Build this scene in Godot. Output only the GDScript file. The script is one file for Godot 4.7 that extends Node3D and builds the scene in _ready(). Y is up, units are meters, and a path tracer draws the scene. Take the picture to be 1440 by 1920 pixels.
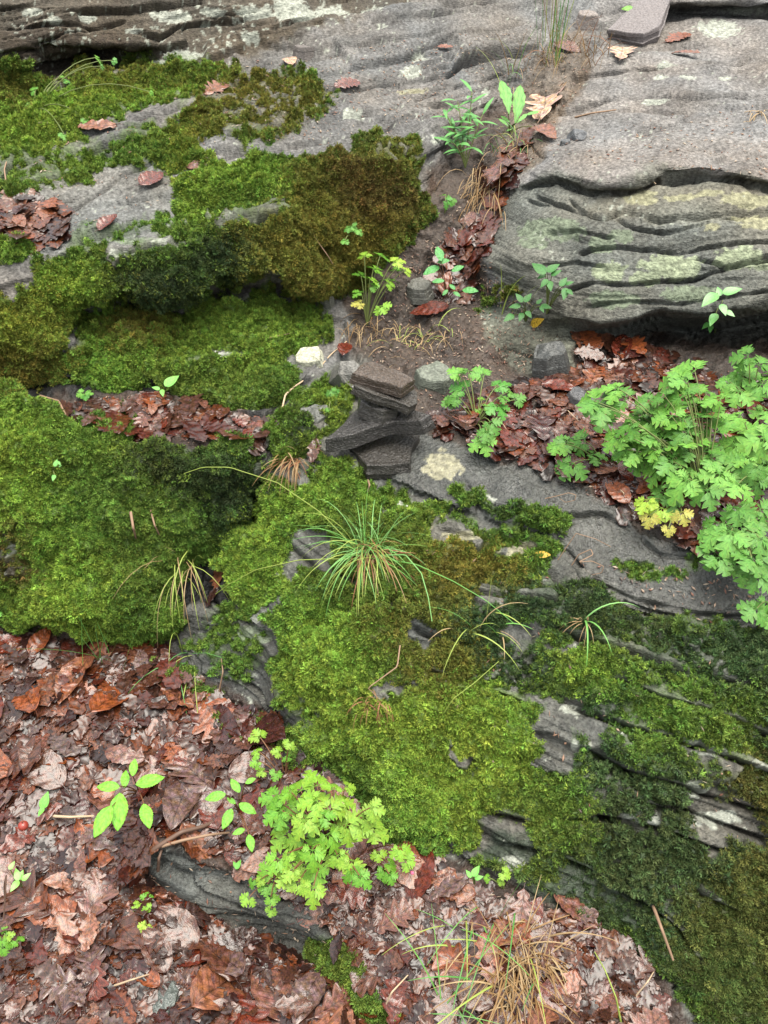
extends Node3D
# A mossy, layered rock outcrop with a small stone cairn, leaf litter and herbs, under an overcast forest sky.

const FPX := 1507.0            # focal length in photo pixels (photo 1440 x 1920)
const PITCH := 36.0
const CAM := Vector3(0, 1.0, 0)
var fwd: Vector3
var upv: Vector3
var rng := RandomNumberGenerator.new()
var names := {}

# ---------------------------------------------------------------- camera, sky, sun
func setup_view() -> void:
	var p := deg_to_rad(PITCH)
	fwd = Vector3(0, -sin(p), -cos(p))
	upv = Vector3(0, cos(p), -sin(p))
	var cam := Camera3D.new()
	cam.name = "camera"
	cam.fov = rad_to_deg(2.0 * atan(960.0 / FPX))
	cam.near = 0.02
	cam.far = 400.0
	add_child(cam)
	cam.transform = Transform3D(Basis(Vector3(1, 0, 0), upv, -fwd), CAM)
	cam.current = true
	var env := Environment.new()
	env.tonemap_mode = Environment.TONE_MAPPER_LINEAR
	env.tonemap_exposure = 5.1
	env.background_mode = Environment.BG_SKY
	var sm := ProceduralSkyMaterial.new()
	sm.sky_top_color = Color(0.95, 0.97, 1.0)
	sm.sky_horizon_color = Color(0.58, 0.60, 0.60)
	sm.sky_curve = 0.6
	sm.ground_bottom_color = Color(0.20, 0.20, 0.16)
	sm.ground_horizon_color = Color(0.30, 0.31, 0.28)
	sm.sun_angle_max = 1.0
	sm.sky_energy_multiplier = 0.82
	var sky := Sky.new()
	sky.sky_material = sm
	env.sky = sky
	env.background_energy_multiplier = 1.0
	env.sdfgi_enabled = true
	env.ssao_enabled = true
	env.ssil_enabled = true
	var we := WorldEnvironment.new()
	we.name = "environment"
	we.environment = env
	add_child(we)
	var sun := DirectionalLight3D.new()
	sun.name = "sun"
	sun.light_energy = 0.5
	sun.light_angular_distance = 46.0
	sun.light_color = Color(1.0, 0.98, 0.94)
	sun.shadow_enabled = true
	add_child(sun)
	sun.look_at_from_position(Vector3(0.5, 3.0, -0.9), Vector3(0, 0, -1.2), Vector3(0, 0, -1))

func ray(px: float, py: float) -> Vector3:
	return fwd + Vector3((px - 720.0) / FPX, 0, 0) - upv * ((py - 960.0) / FPX)

# ---------------------------------------------------------------- naming
func numbered(called: String) -> String:
	if not names.has(called):
		names[called] = 0
		return called
	names[called] += 1
	return "%s_%03d" % [called, names[called]]

func tag(o: Node, label: String, category: String, group := "") -> void:
	o.set_meta("label", label)
	o.set_meta("category", category)
	if group != "":
		o.set_meta("group", group)

func thing(called: String, label: String, category: String, at := Vector3.ZERO, group := "") -> Node3D:
	var o := Node3D.new()
	o.name = numbered(called)
	add_child(o)
	o.position = at
	tag(o, label, category, group)
	return o

func part(parent: Node3D, called: String, mesh: Mesh, mat: Material, x := Transform3D()) -> MeshInstance3D:
	var o := MeshInstance3D.new()
	o.name = called
	o.mesh = mesh
	o.material_override = mat
	o.transform = x
	parent.add_child(o, true)
	return o

# ---------------------------------------------------------------- the ground sheet
var xs := PackedFloat32Array()
var ys := PackedFloat32Array()
var NX := 0
var NY := 0
var P := PackedVector3Array()
var N := PackedVector3Array()
var VC := PackedColorArray()
var MOSS := PackedFloat32Array()
var MCOL := PackedColorArray()
var TID := PackedInt32Array()      # per cell
const STEP := 2.6
const X0 := -300.0
const X1 := 1740.0
const Y0 := -200.0
const Y1 := 2100.0

func axis(a: float, lo: float, hi: float, b: float) -> PackedFloat32Array:
	var r := PackedFloat32Array()
	var v := a
	while v < lo - 0.01:
		r.append(v)
		v += 12.0
	v = lo
	while v < hi - 0.01:
		r.append(v)
		v += STEP
	v = hi
	while v <= b + 0.01:
		r.append(v)
		v += 12.0
	return r

func at_axis(v: float, a: float, lo: float, hi: float) -> float:
	var n0 := int(ceil((lo - a) / 12.0 - 0.001))
	var n1 := int(ceil((hi - lo) / STEP - 0.001))
	if v < lo:
		return maxf(0.0, (v - a) / 12.0)
	if v < hi:
		return n0 + (v - lo) / STEP
	return n0 + n1 + (v - hi) / 12.0

var bl: Array = []
func breaklines() -> void:
	# photo pixel and horizontal distance (m) along the ledge edges and feet
	bl = [
	[-300,2100,.30, 200,2100,.292, 700,2100,.29, 1200,2100,.285, 1740,2100,.30],
	[-300,1920,.38, 200,1920,.38, 640,1920,.383],
	[-300,1700,.505, 100,1700,.505, 260,1690,.512], [-300,1500,.635, 100,1500,.635, 300,1480,.645, 520,1480,.632],
	[-300,1300,.785, 100,1300,.785, 300,1300,.783],
	[285,1592,.553, 480,1658,.522, 600,1738,.478, 700,1848,.418, 745,1930,.378, 800,2100,.302],
	[280,1640,.553, 380,1710,.512, 520,1765,.482, 580,1800,.463, 660,1890,.408, 700,1945,.378, 740,2090,.305],
	[700,1650,.527], [850,1750,.463], [950,1850,.404], [1000,1920,.37],
	# foot of the front outcrop
	[330,1250,.82, 420,1312,.775, 520,1340,.732, 560,1400,.685, 620,1440,.655, 720,1560,.575, 850,1622,.532, 1000,1682,.497, 1150,1732,.468, 1230,1812,.427, 1300,1902,.383, 1400,2100,.297],
	[345,1150,.875, 400,1150,.862, 450,1180,.835, 490,1250,.79], [400,1060,.945, 370,1120,.90], [330,1210,.868],
	[440,1000,.935, 450,1080,.885, 445,1140,.852],
	[500,888,1.0, 520,1000,.905, 520,1100,.838, 528,1200,.782, 538,1300,.722, 585,1385,.672],
	[700,900,.96, 700,1000,.87, 700,1100,.79, 700,1200,.725, 700,1300,.67, 700,1400,.625, 720,1500,.590],
	[900,960,.90, 900,1050,.83, 900,1150,.765, 900,1250,.705, 900,1350,.655, 900,1450,.61, 900,1550,.562, 880,1612,.532],
	[1100,1090,.78, 1100,1200,.715, 1100,1300,.66, 1100,1400,.61, 1100,1500,.565, 1100,1600,.52, 1100,1690,.486],
	[1300,1170,.71, 1300,1300,.645, 1300,1400,.595, 1300,1500,.55, 1300,1600,.51, 1300,1700,.465, 1300,1800,.42],
	[1440,1190,.70, 1440,1300,.64, 1440,1400,.59, 1440,1500,.545, 1440,1600,.505, 1440,1700,.465, 1440,1800,.425, 1440,1920,.382],
	[1740,1210,.68, 1740,1400,.58, 1740,1600,.495, 1740,1800,.42, 1740,1920,.38],
	# wet slab: lip, its lower edge, its back
	[735,893,.958, 850,943,.905, 950,973,.878, 1045,1000,.86, 1110,1075,.80, 1200,1135,.757, 1310,1160,.735, 1440,1168,.735, 1740,1190,.70],
	[735,905,.955, 850,958,.905, 950,990,.876, 1040,1020,.855, 1100,1092,.80, 1195,1152,.755, 1310,1176,.733, 1440,1184,.728],
	[790,812,1.045, 980,870,.965, 1150,945,.89, 1210,1000,.845, 1330,1040,.805, 1440,1090,.772, 1740,1150,.73],
	# litter pocket under the right face
	[1100,820,1.02, 1250,900,.92, 1440,960,.87, 1740,1000,.84], [1100,700,1.17, 1250,760,1.09, 1440,760,1.085, 1740,780,1.06],
	[1080,640,1.25, 1190,650,1.23, 1440,660,1.21, 1740,660,1.20],
	[1060,622,1.28, 1130,626,1.29, 1210,618,1.36, 1330,620,1.42, 1440,606,1.42, 1740,600,1.42],
	[940,640,1.280, 1010,648,1.240, 1075,640,1.225], [950,684,1.245, 1020,698,1.195, 1075,692,1.185],
	[1060,603,1.235, 1130,610,1.212, 1200,602,1.202, 1240,585,1.195, 1330,595,1.185, 1440,566,1.19, 1740,540,1.20],
	[1000,480,1.32, 1100,500,1.27, 1240,500,1.232, 1440,480,1.235, 1740,480,1.23],
	[960,420,1.44, 1100,420,1.315, 1240,420,1.285, 1440,420,1.28, 1740,420,1.28],
	[965,358,1.50, 1040,335,1.45, 1130,362,1.385, 1200,356,1.375, 1245,330,1.375, 1320,326,1.37, 1440,350,1.355, 1740,345,1.355],
	[965,345,1.50, 1040,318,1.46, 1130,345,1.36, 1200,338,1.355, 1240,312,1.365, 1320,308,1.36, 1440,334,1.34, 1740,330,1.34],
	[1000,262,1.66, 1100,250,1.62, 1250,250,1.57, 1440,250,1.54, 1740,250,1.53],
	[1060,205,1.76, 1200,195,1.72, 1300,200,1.69, 1440,200,1.68, 1740,200,1.68],
	[1060,180,1.79, 1200,172,1.745, 1300,180,1.71, 1440,178,1.71, 1740,178,1.71],
	[1080,150,1.88, 1240,140,1.84, 1440,138,1.83, 1740,138,1.83], [1090,128,1.90, 1240,112,1.87, 1440,106,1.87, 1740,106,1.87],
	[1120,90,2.02, 1240,80,2.02, 1440,80,2.0, 1740,80,2.0],
	[1130,40,2.16, 1440,35,2.12, 1740,35,2.12], [1240,28,2.25, 1330,24,2.26, 1440,28,2.25, 1740,28,2.25], [1230,8,2.14, 1330,2,2.12, 1440,6,2.12, 1740,6,2.12],
	[1100,-200,2.7, 1740,-200,2.7],
	# gully
	[870,420,1.51, 900,340,1.62, 862,300,1.70, 900,240,1.82, 960,190,1.92, 1010,120,2.0, 1030,50,2.15, 1040,-200,2.7],
	[850,480,1.45, 800,560,1.40], [900,560,1.38, 1000,620,1.29], [760,620,1.33], [650,640,1.30], [900,700,1.19], [800,760,1.11], [1000,760,1.10],
	# upper left ledge and its right end
	[770,330,1.54, 800,270,1.65, 890,205,1.84], [720,300,1.51], [790,400,1.50, 770,455,1.47, 700,505,1.425, 640,548,1.395],
	[640,400,1.40, 600,470,1.36],
	[-300,490,1.23, 0,470,1.23, 90,472,1.235, 200,474,1.235, 330,466,1.25, 440,414,1.33, 520,400,1.345],
	[-300,560,1.17, 0,565,1.16, 90,560,1.17, 150,556,1.185, 230,545,1.205, 330,545,1.215, 420,512,1.245, 500,506,1.268, 600,535,1.33],
	[150,592,1.29, 240,572,1.33, 340,588,1.33, 420,543,1.37, 500,538,1.40, 590,562,1.40],
	[170,640,1.205, 300,622,1.225, 450,602,1.275, 590,602,1.34], [200,680,1.165, 330,670,1.18, 450,680,1.19, 520,700,1.17],
	[140,727,1.14, 330,742,1.125, 430,772,1.085, 500,778,1.07, 550,737,1.135, 582,690,1.195, 640,652,1.28],
	[-300,740,1.135, 0,735,1.125, 100,727,1.14], [-300,650,1.12, 0,650,1.12, 90,640,1.14, 130,640,1.17],
	[-300,300,1.5, 0,300,1.5, 200,300,1.5, 400,300,1.5, 550,300,1.49], [-300,400,1.34, 0,400,1.34, 200,400,1.36, 330,400,1.36, 440,380,1.39, 550,360,1.41],
	[-300,210,1.66, 0,197,1.70, 170,137,1.82, 300,137,1.82, 480,97,1.90, 600,62,2.0, 760,0,2.15, 1000,-200,2.7],
	[0,215,1.68, 200,200,1.68, 500,200,1.69, 700,200,1.73, 850,180,1.84], [90,115,1.87, 180,112,1.92, 260,118,1.90],
	[-300,100,1.68, 0,90,1.73, 120,85,1.81, 300,85,1.85, 420,60,1.95],
	[-300,0,1.72, 0,0,1.78, 170,0,1.88, 300,0,1.92, 500,0,2.02, 650,0,2.12], [-300,-200,1.95, 300,-200,2.15, 700,-200,2.5],
	[700,100,1.92, 850,100,1.98], [850,0,2.2],
	# lower left boulder
	[-300,752,1.10, 0,752,1.08, 60,756,1.06, 105,775,1.05, 125,802,1.03, 260,838,1.0, 440,832,1.01, 490,862,1.0],
	[-300,830,.985, 0,840,.98, 110,850,.985, 250,872,.962, 420,872,.968, 478,890,.985],
	[-300,950,.94, 0,950,.94, 110,950,.948, 250,950,.933, 400,950,.943, 450,950,.965], [-300,1050,.90, 0,1050,.905, 110,1050,.905, 250,1050,.898, 320,1050,.915],
	[-300,1100,.885, 0,1100,.885, 60,1112,.87, 130,1140,.855, 240,1152,.848, 300,1150,.86],
	[-300,1150,.91, 0,1150,.912, 60,1168,.905, 130,1195,.882, 290,1208,.870, 335,1180,.89],
	[487,902,1.09, 464,962,1.04, 438,1008,.985]]

# polygons in photo pixels ------------------------------------------------
const MAPC := 5.0
var MW := 0
var MH := 0
func fill_poly(img: Image, poly: Array, c: Color) -> void:
	var pv := PackedVector2Array()
	for i in range(0, poly.size(), 2):
		pv.append(Vector2(poly[i], poly[i + 1]))
	var lo := pv[0]
	var hi := pv[0]
	for v in pv:
		lo = lo.min(v)
		hi = hi.max(v)
	for j in range(maxi(0, int((lo.y - Y0) / MAPC)), mini(MH, int((hi.y - Y0) / MAPC) + 1)):
		var yy := Y0 + (j + 0.5) * MAPC
		var cross: Array[float] = []
		for k in pv.size():
			var a := pv[k]
			var b := pv[(k + 1) % pv.size()]
			if (a.y > yy) != (b.y > yy):
				cross.append(a.x + (yy - a.y) / (b.y - a.y) * (b.x - a.x))
		cross.sort()
		for k in range(0, cross.size() - 1, 2):
			var i0 := maxi(0, int(ceil((cross[k] - X0) / MAPC - 0.5)))
			var i1 := mini(MW, int(ceil((cross[k + 1] - X0) / MAPC - 0.5)))
			if i1 > i0:
				img.fill_rect(Rect2i(i0, j, i1 - i0, 1), c)

func soften(img: Image, k: float) -> void:
	var w := img.get_width()
	var h := img.get_height()
	img.resize(int(w / k), int(h / k), Image.INTERPOLATE_BILINEAR)
	img.resize(w, h, Image.INTERPOLATE_CUBIC)

func look(img: Image, px: float, py: float) -> Color:
	return img.get_pixel(clampi(int((px - X0) / MAPC), 0, MW - 1), clampi(int((py - Y0) / MAPC), 0, MH - 1))

const THINGS := [
	[0, []],
	[2, [-320,-220, 1010,-220, 760,0, 600,60, 480,95, 300,135, 170,135, 0,197, -320,215]],
	[3, [-320,215, 0,197, 170,135, 300,135, 480,95, 600,60, 760,0, 1010,-220, 1045,-220, 1030,20, 1000,120, 950,180, 890,205, 850,250, 810,300, 810,400, 770,460, 700,512, 645,556, 590,562, 500,538, 420,543, 340,588, 240,572, 150,592, 135,660, 110,727, 0,735, -320,740]],
	[4, [150,592, 240,572, 340,588, 420,543, 500,538, 590,562, 645,556, 660,600, 640,652, 582,690, 550,737, 500,778, 430,772, 330,742, 140,727, 110,727, 135,660]],
	[5, [-320,752, 0,752, 60,752, 105,770, 130,800, 260,836, 440,830, 492,862, 487,902, 464,962, 438,1008, 390,1050, 335,1060, 335,1180, 290,1208, 130,1195, 60,1168, 0,1150, -320,1150]],
	[12, [335,1180, 345,1140, 400,1130, 448,1140, 530,1200, 545,1300, 585,1385, 560,1400, 520,1340, 420,1312, 330,1250]],
	[6, [500,778, 550,737, 582,690, 660,660, 780,760, 790,812, 760,870, 735,898, 850,952, 950,985, 1045,1012, 1105,1085, 1200,1145, 1310,1170, 1440,1178, 1745,1190, 1745,2110, 1402,2110, 1300,1902, 1230,1812, 1150,1732, 1000,1682, 850,1622, 720,1560, 620,1440, 585,1385, 545,1300, 530,1200, 448,1140, 440,1050, 438,1008, 464,962, 487,902, 495,862]],
	[7, [790,812, 980,870, 1150,945, 1210,1000, 1330,1040, 1440,1090, 1745,1150, 1745,1190, 1440,1178, 1310,1170, 1200,1145, 1105,1085, 1045,1012, 950,985, 850,952, 735,898, 760,870]],
	[8, [1045,-220, 1745,-220, 1745,338, 1440,342, 1320,317, 1243,320, 1200,347, 1130,353, 1040,326, 965,351, 1000,262, 1030,230, 1070,170, 1090,110, 1130,60, 1100,0]],
	[9, [965,351, 1040,326, 1130,353, 1200,347, 1243,320, 1320,317, 1440,342, 1745,338, 1745,640, 1440,630, 1210,632, 1130,630, 1050,640, 1000,600, 930,560, 900,500, 880,450, 900,420]],
	[9, [905,560, 1000,585, 1060,600, 1088,640, 1078,694, 1015,704, 945,690, 900,620]],
	[10, [280,1588, 480,1652, 600,1732, 705,1845, 750,1930, 810,2110, 735,2110, 700,1945, 660,1892, 580,1802, 520,1768, 380,1712, 278,1645]],
	[0, [-320,1150, 0,1150, 60,1168, 130,1195, 290,1208, 335,1180, 330,1250, 420,1312, 520,1340, 560,1400, 620,1440, 720,1560, 850,1622, 1000,1682, 1150,1732, 1230,1812, 1300,1902, 1402,2110, 810,2110, 750,1930, 705,1845, 600,1732, 480,1652, 280,1588, 278,1645, 380,1712, 520,1768, 580,1802, 660,1892, 700,1945, 735,2110, -320,2110]],
]

# moss kinds, linear albedo
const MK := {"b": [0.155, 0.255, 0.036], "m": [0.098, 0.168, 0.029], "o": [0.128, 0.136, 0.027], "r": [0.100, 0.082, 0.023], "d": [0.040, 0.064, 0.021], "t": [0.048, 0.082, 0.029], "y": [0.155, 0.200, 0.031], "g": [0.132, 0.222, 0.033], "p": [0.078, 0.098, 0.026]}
const MOSSES := [
	["o", .8, [-320,60, 60,115, 100,190, 0,210, -320,220]], ["o", .55, [90,135, 240,110, 420,110, 470,140, 250,170, 120,170]],
	["b", .85, [-320,180, 0,205, 120,172, 300,152, 420,140, 360,185, 230,210, 140,262, 40,288, -320,320]],
	["m", .55, [-320,320, 40,290, 330,232, 420,245, 320,300, 150,335, 0,390, -320,400]], ["b", .9, [138,320, 165,300, 195,315, 190,340, 150,345]],
	["o", .5, [420,140, 560,120, 640,190, 580,225, 470,262, 400,270, 300,250, 330,215]], ["y", .85, [300,260, 350,238, 385,255, 375,300, 310,310]],
	["b", .95, [318,335, 420,300, 545,308, 570,345, 545,420, 430,410, 335,400]],
	["o", 1., [540,315, 640,272, 770,335, 815,400, 770,455, 665,545, 600,560, 480,532, 395,535, 430,430, 530,410]],
	["r", 1., [600,300, 700,256, 785,335, 800,410, 740,425, 650,400]], ["o", .6, [690,250, 780,270, 770,330, 700,300]],
	["m", .5, [110,470, 220,415, 330,400, 545,365, 540,420, 440,420, 345,470, 200,482]], ["b", .6, [-320,470, 70,455, 75,490, 0,505, -320,510]],
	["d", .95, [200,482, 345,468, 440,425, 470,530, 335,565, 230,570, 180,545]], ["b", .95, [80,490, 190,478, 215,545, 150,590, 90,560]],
	["y", .95, [-320,540, 0,560, 90,545, 150,590, 110,640, 0,640, -320,640]], ["o", .9, [-320,640, 0,640, 115,635, 135,680, 105,727, 0,735, -320,740]],
	["g", 1., [150,595, 335,578, 500,545, 600,565, 615,640, 560,665, 480,685, 330,690, 200,740, 145,725]], ["o", .95, [240,580, 330,590, 320,640, 200,640, 160,610]],
	["m", .8, [250,690, 450,668, 565,690, 545,740, 430,772, 330,742]],
	["g", 1., [-320,752, 0,752, 60,752, 105,772, 130,802, 260,838, 440,832, 492,865, 485,902, 462,962, 438,1008, 390,1050, 335,1060, 335,1180, 290,1208, 130,1195, 60,1168, 0,1150, -320,1150]],
	["m", 1., [120,830, 440,840, 480,900, 440,1000, 330,1060, 320,1150, 240,1200, 200,1000, 120,960]],
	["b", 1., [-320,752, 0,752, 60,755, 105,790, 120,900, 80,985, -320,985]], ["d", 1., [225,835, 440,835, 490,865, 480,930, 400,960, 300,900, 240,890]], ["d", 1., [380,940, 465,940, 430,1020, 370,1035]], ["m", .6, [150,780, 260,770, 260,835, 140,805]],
	["r", .4, [-320,985, 40,985, 45,1080, -320,1090]], ["b", 1., [60,1020, 160,1000, 220,1080, 200,1180, 60,1160]],
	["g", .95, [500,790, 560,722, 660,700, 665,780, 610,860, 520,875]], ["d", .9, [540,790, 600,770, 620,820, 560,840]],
	["b", 1., [500,888, 550,905, 535,1010, 530,1120, 448,1150, 440,1060, 445,985]], ["g", .95, [560,890, 640,862, 745,925, 835,955, 800,1000, 700,970, 540,1000]],
	["m", .9, [530,1000, 700,970, 800,1000, 780,1130, 530,1130]], ["o", .95, [780,995, 900,1020, 1010,1050, 1010,1105, 900,1115, 800,1150, 765,1080]],
	["m", .85, [820,962, 1030,1000, 1045,1060, 1000,1100, 900,1000]],
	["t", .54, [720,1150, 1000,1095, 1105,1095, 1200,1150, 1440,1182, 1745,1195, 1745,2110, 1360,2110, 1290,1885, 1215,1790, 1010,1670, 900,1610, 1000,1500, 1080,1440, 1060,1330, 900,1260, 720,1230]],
	["b", 1., [528,1120, 650,1135, 722,1150, 720,1235, 705,1330, 575,1340, 522,1260]], ["o", .8, [690,1130, 790,1140, 900,1230, 860,1290, 740,1290]],
	["b", 1., [680,1320, 780,1300, 900,1272, 970,1295, 1010,1345, 1015,1430, 950,1490, 870,1580, 760,1545, 690,1440, 590,1435, 540,1365]],
	["m", .9, [560,1385, 690,1440, 760,1545, 850,1612, 720,1560, 620,1440]], ["g", .9, [1000,1190, 1160,1210, 1170,1290, 1060,1310, 1010,1250]],
	["m", .9, [960,1440, 1090,1440, 1100,1600, 1000,1660, 930,1560]],
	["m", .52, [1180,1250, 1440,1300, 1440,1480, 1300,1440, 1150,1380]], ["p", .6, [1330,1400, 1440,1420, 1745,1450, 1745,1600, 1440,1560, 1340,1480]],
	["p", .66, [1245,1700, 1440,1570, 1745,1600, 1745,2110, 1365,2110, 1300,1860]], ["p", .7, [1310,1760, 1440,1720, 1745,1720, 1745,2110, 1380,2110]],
	["m", .95, [585,1752, 650,1775, 745,1915, 800,2100, 740,2100, 690,1935, 640,1865, 575,1800]],
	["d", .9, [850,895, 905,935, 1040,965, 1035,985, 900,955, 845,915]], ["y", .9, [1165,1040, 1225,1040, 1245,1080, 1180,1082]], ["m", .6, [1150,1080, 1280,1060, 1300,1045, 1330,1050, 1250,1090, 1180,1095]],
	["m", .45, [400,1140, 470,1150, 500,1240, 430,1290, 350,1230]], ["o", .5, [890,540, 960,530, 980,560, 900,575]], ["m", .5, [330,1250, 420,1315, 400,1330, 320,1270]],
	["m", .5, [380,1340, 520,1340, 560,1400, 640,1460, 560,1430, 430,1380]],
	["", 0, [150,572, 240,556, 340,572, 420,528, 500,522, 600,545, 600,568, 500,548, 420,556, 340,600, 240,586, 150,604]], ["", 0, [100,735, 330,738, 500,770, 500,790, 330,752, 100,748]], ["", 0, [60,1172, 130,1190, 300,1198, 300,1215, 130,1205, 60,1185]],
	["", 0, [715,932, 775,938, 768,960, 722,954]], ["", 0, [200,468, 258,468, 252,488, 208,488]], ["", 0, [276,450, 324,448, 320,466, 280,468]],
	["", 0, [925,1528, 1000,1545, 990,1645, 905,1575]], ["", 0, [1288,1478, 1400,1500, 1450,1575, 1300,1605]], ["", 0, [1155,1530, 1240,1515, 1250,1560]], ["", 0, [1065,1320, 1130,1350, 1115,1420, 1082,1400]],
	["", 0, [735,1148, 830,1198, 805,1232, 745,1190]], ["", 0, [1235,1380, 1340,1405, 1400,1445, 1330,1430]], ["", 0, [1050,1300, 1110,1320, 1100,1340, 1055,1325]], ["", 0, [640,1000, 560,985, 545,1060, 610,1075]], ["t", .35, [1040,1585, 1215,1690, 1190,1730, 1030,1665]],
	["", 0, [550,770, 620,775, 630,800, 555,795]], ["", 0, [395,655, 430,650, 420,690, 375,690]], ["", 0, [800,985, 890,1000, 900,1030, 830,1015]], ["", 0, [930,1015, 1030,1025, 1025,1050, 940,1040]], ["", 0, [520,1050, 560,1030, 560,1110, 530,1110]], ["", 0, [900,1115, 960,1110, 950,1150, 905,1150]],
	["", 0, [840,1385, 900,1400, 890,1440, 850,1430]], ["", 0, [1000,1200, 1110,1210, 1060,1225]], ["", 0, [930,1170, 1010,1165, 1000,1195, 940,1195]],
]
# rock colour regions, linear albedo
const ROCKS := [
	[[0.195, 0.187, 0.178], [-320,-220, 1745,-220, 1745,700, -320,700]],
	[[0.112, 0.095, 0.073], [-320,-220, 1010,-220, 760,0, 600,60, 480,95, 300,135, 170,135, 0,197, -320,215]],
	[[0.084, 0.067, 0.050], [-320,60, 60,50, 240,70, 250,125, 100,180, -320,210]],
	[[0.255, 0.238, 0.225], [1000,262, 1060,180, 1130,60, 1100,0, 1745,-220, 1745,338, 1440,334, 1243,312, 1130,345, 965,351]],
	[[0.172, 0.174, 0.152], [965,345, 1040,318, 1130,345, 1243,312, 1440,334, 1745,338, 1745,640, 1210,632, 1050,640, 880,450]],
	[[0.220, 0.214, 0.176], [1130,360, 1250,335, 1440,350, 1745,350, 1745,430, 1240,410, 1100,400]],
	[[0.213, 0.213, 0.202], [-320,240, 300,240, 450,330, 450,420, 330,470, 0,480, -320,490]],
	[[0.078, 0.056, 0.043], [830,250, 960,190, 1010,120, 1060,120, 1000,262, 960,350, 880,450, 930,560, 1000,600, 1050,640, 1210,632, 1745,640, 1745,1150, 1440,1090, 1330,1040, 1210,1000, 1150,945, 980,870, 790,812, 660,660, 645,556, 770,460]],
	[[0.17, 0.175, 0.14], [905,560, 1000,585, 1060,600, 1088,640, 1078,694, 1015,704, 945,690, 900,620]],
	[[0.179, 0.140, 0.106], [960,190, 1010,100, 1090,60, 1110,120, 1040,260, 970,330, 940,290]],
	[[0.069, 0.071, 0.063], [790,812, 980,870, 1150,945, 1210,1000, 1330,1040, 1440,1090, 1745,1150, 1745,1190, 1440,1178, 1310,1170, 1200,1145, 1105,1085, 1045,1012, 950,985, 850,952, 735,898, 760,870]],
	[[0.134, 0.134, 0.118], [500,778, 660,660, 780,760, 735,898, 850,952, 1045,1012, 1200,1145, 1440,1178, 1745,1190, 1745,2110, 1402,2110, 1230,1812, 1000,1682, 720,1560, 585,1385, 448,1140, 438,1008]],
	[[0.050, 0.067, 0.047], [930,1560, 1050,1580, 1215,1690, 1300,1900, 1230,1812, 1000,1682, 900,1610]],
	[[0.112, 0.112, 0.101], [335,1180, 345,1140, 448,1140, 530,1200, 585,1385, 520,1340, 420,1312, 330,1250]],
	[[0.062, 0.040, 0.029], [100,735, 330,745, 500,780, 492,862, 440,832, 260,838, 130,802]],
	[[0.058, 0.038, 0.029], [-320,1150, 60,1168, 290,1208, 335,1180, 330,1250, 520,1340, 560,1400, 620,1440, 720,1560, 1000,1682, 1230,1812, 1402,2110, -320,2110]],
	[[0.105, 0.11, 0.10], [280,1588, 480,1652, 600,1732, 705,1845, 750,1930, 700,1945, 580,1802, 380,1712, 278,1645]],
]
# pale lichen and quartz patches: x, y, rx, ry, colour kind
const LICHENS := [
	[1385,483,42,20,0], [1260,497,55,26,0], [1145,507,32,20,0], [1210,520,34,15,0], [1200,375,34,10,1], [1280,368,30,9,1], [1330,363,26,8,1], [1210,365,20,8,1], [1400,372,50,14,1], [1335,422,14,8,1], [1130,455,26,16,2], [1165,440,22,14,2], [1410,405,40,10,1], [1430,495,20,12,0],
	[1050,430,40,20,2], [1000,430,30,18,2], [885,430,30,14,2], [1300,550,60,16,2], [1150,560,50,16,2], [1430,420,40,8,1],
	[832,872,34,26,3], [742,945,34,13,4], [805,880,14,8,3], [905,935,22,8,4], [870,1005,40,12,3], [985,1030,50,14,3], [800,985,14,8,3], [400,668,32,16,4], [440,658,14,8,4],
	[1080,1330,36,9,4], [1270,1392,34,7,4], [1330,1410,40,7,4], [1435,1440,20,9,4], [1200,1535,40,14,4], [1350,1540,50,14,4], [1310,1480,24,18,4], [1440,1700,10,16,4], [1090,1400,20,14,4], [480,1190,24,18,2], [490,1160,18,8,4], [960,1620,24,14,4],
	[560,25,40,16,4], [620,15,30,14,4], [250,55,20,8,4], [60,20,20,8,4], [100,40,16,6,4], [700,20,24,8,4], [540,10,30,14,4], [480,20,40,12,4], [330,30,30,12,4], [300,20,18,10,4], [160,25,16,9,4], [590,30,24,10,4], [400,20,24,8,4], [340,100,36,10,4], [300,115,24,8,4], [470,75,18,6,4], [230,478,22,7,4], [300,458,16,5,4],
	[785,105,14,11,4], [770,133,20,10,4], [775,165,28,5,3], [915,165,8,7,4], [665,212,22,8,4], [810,270,9,8,4], [1290,145,16,8,4], [1240,140,12,7,4], [1360,145,10,5,4], [1250,110,22,6,4], [1230,182,26,6,4], [1345,52,40,14,4], [1400,20,40,5,4], [1020,420,20,10,2], [1000,455,30,10,2], [20,1020,12,22,4],
	[700,740,30,14,2], [820,720,40,20,2], [250,455,30,8,2], [100,700,12,16,4],
]
const LC := [[0.40, 0.46, 0.30], [0.42, 0.41, 0.26], [0.24, 0.29, 0.20], [0.40, 0.38, 0.25], [0.55, 0.58, 0.50]]
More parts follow.
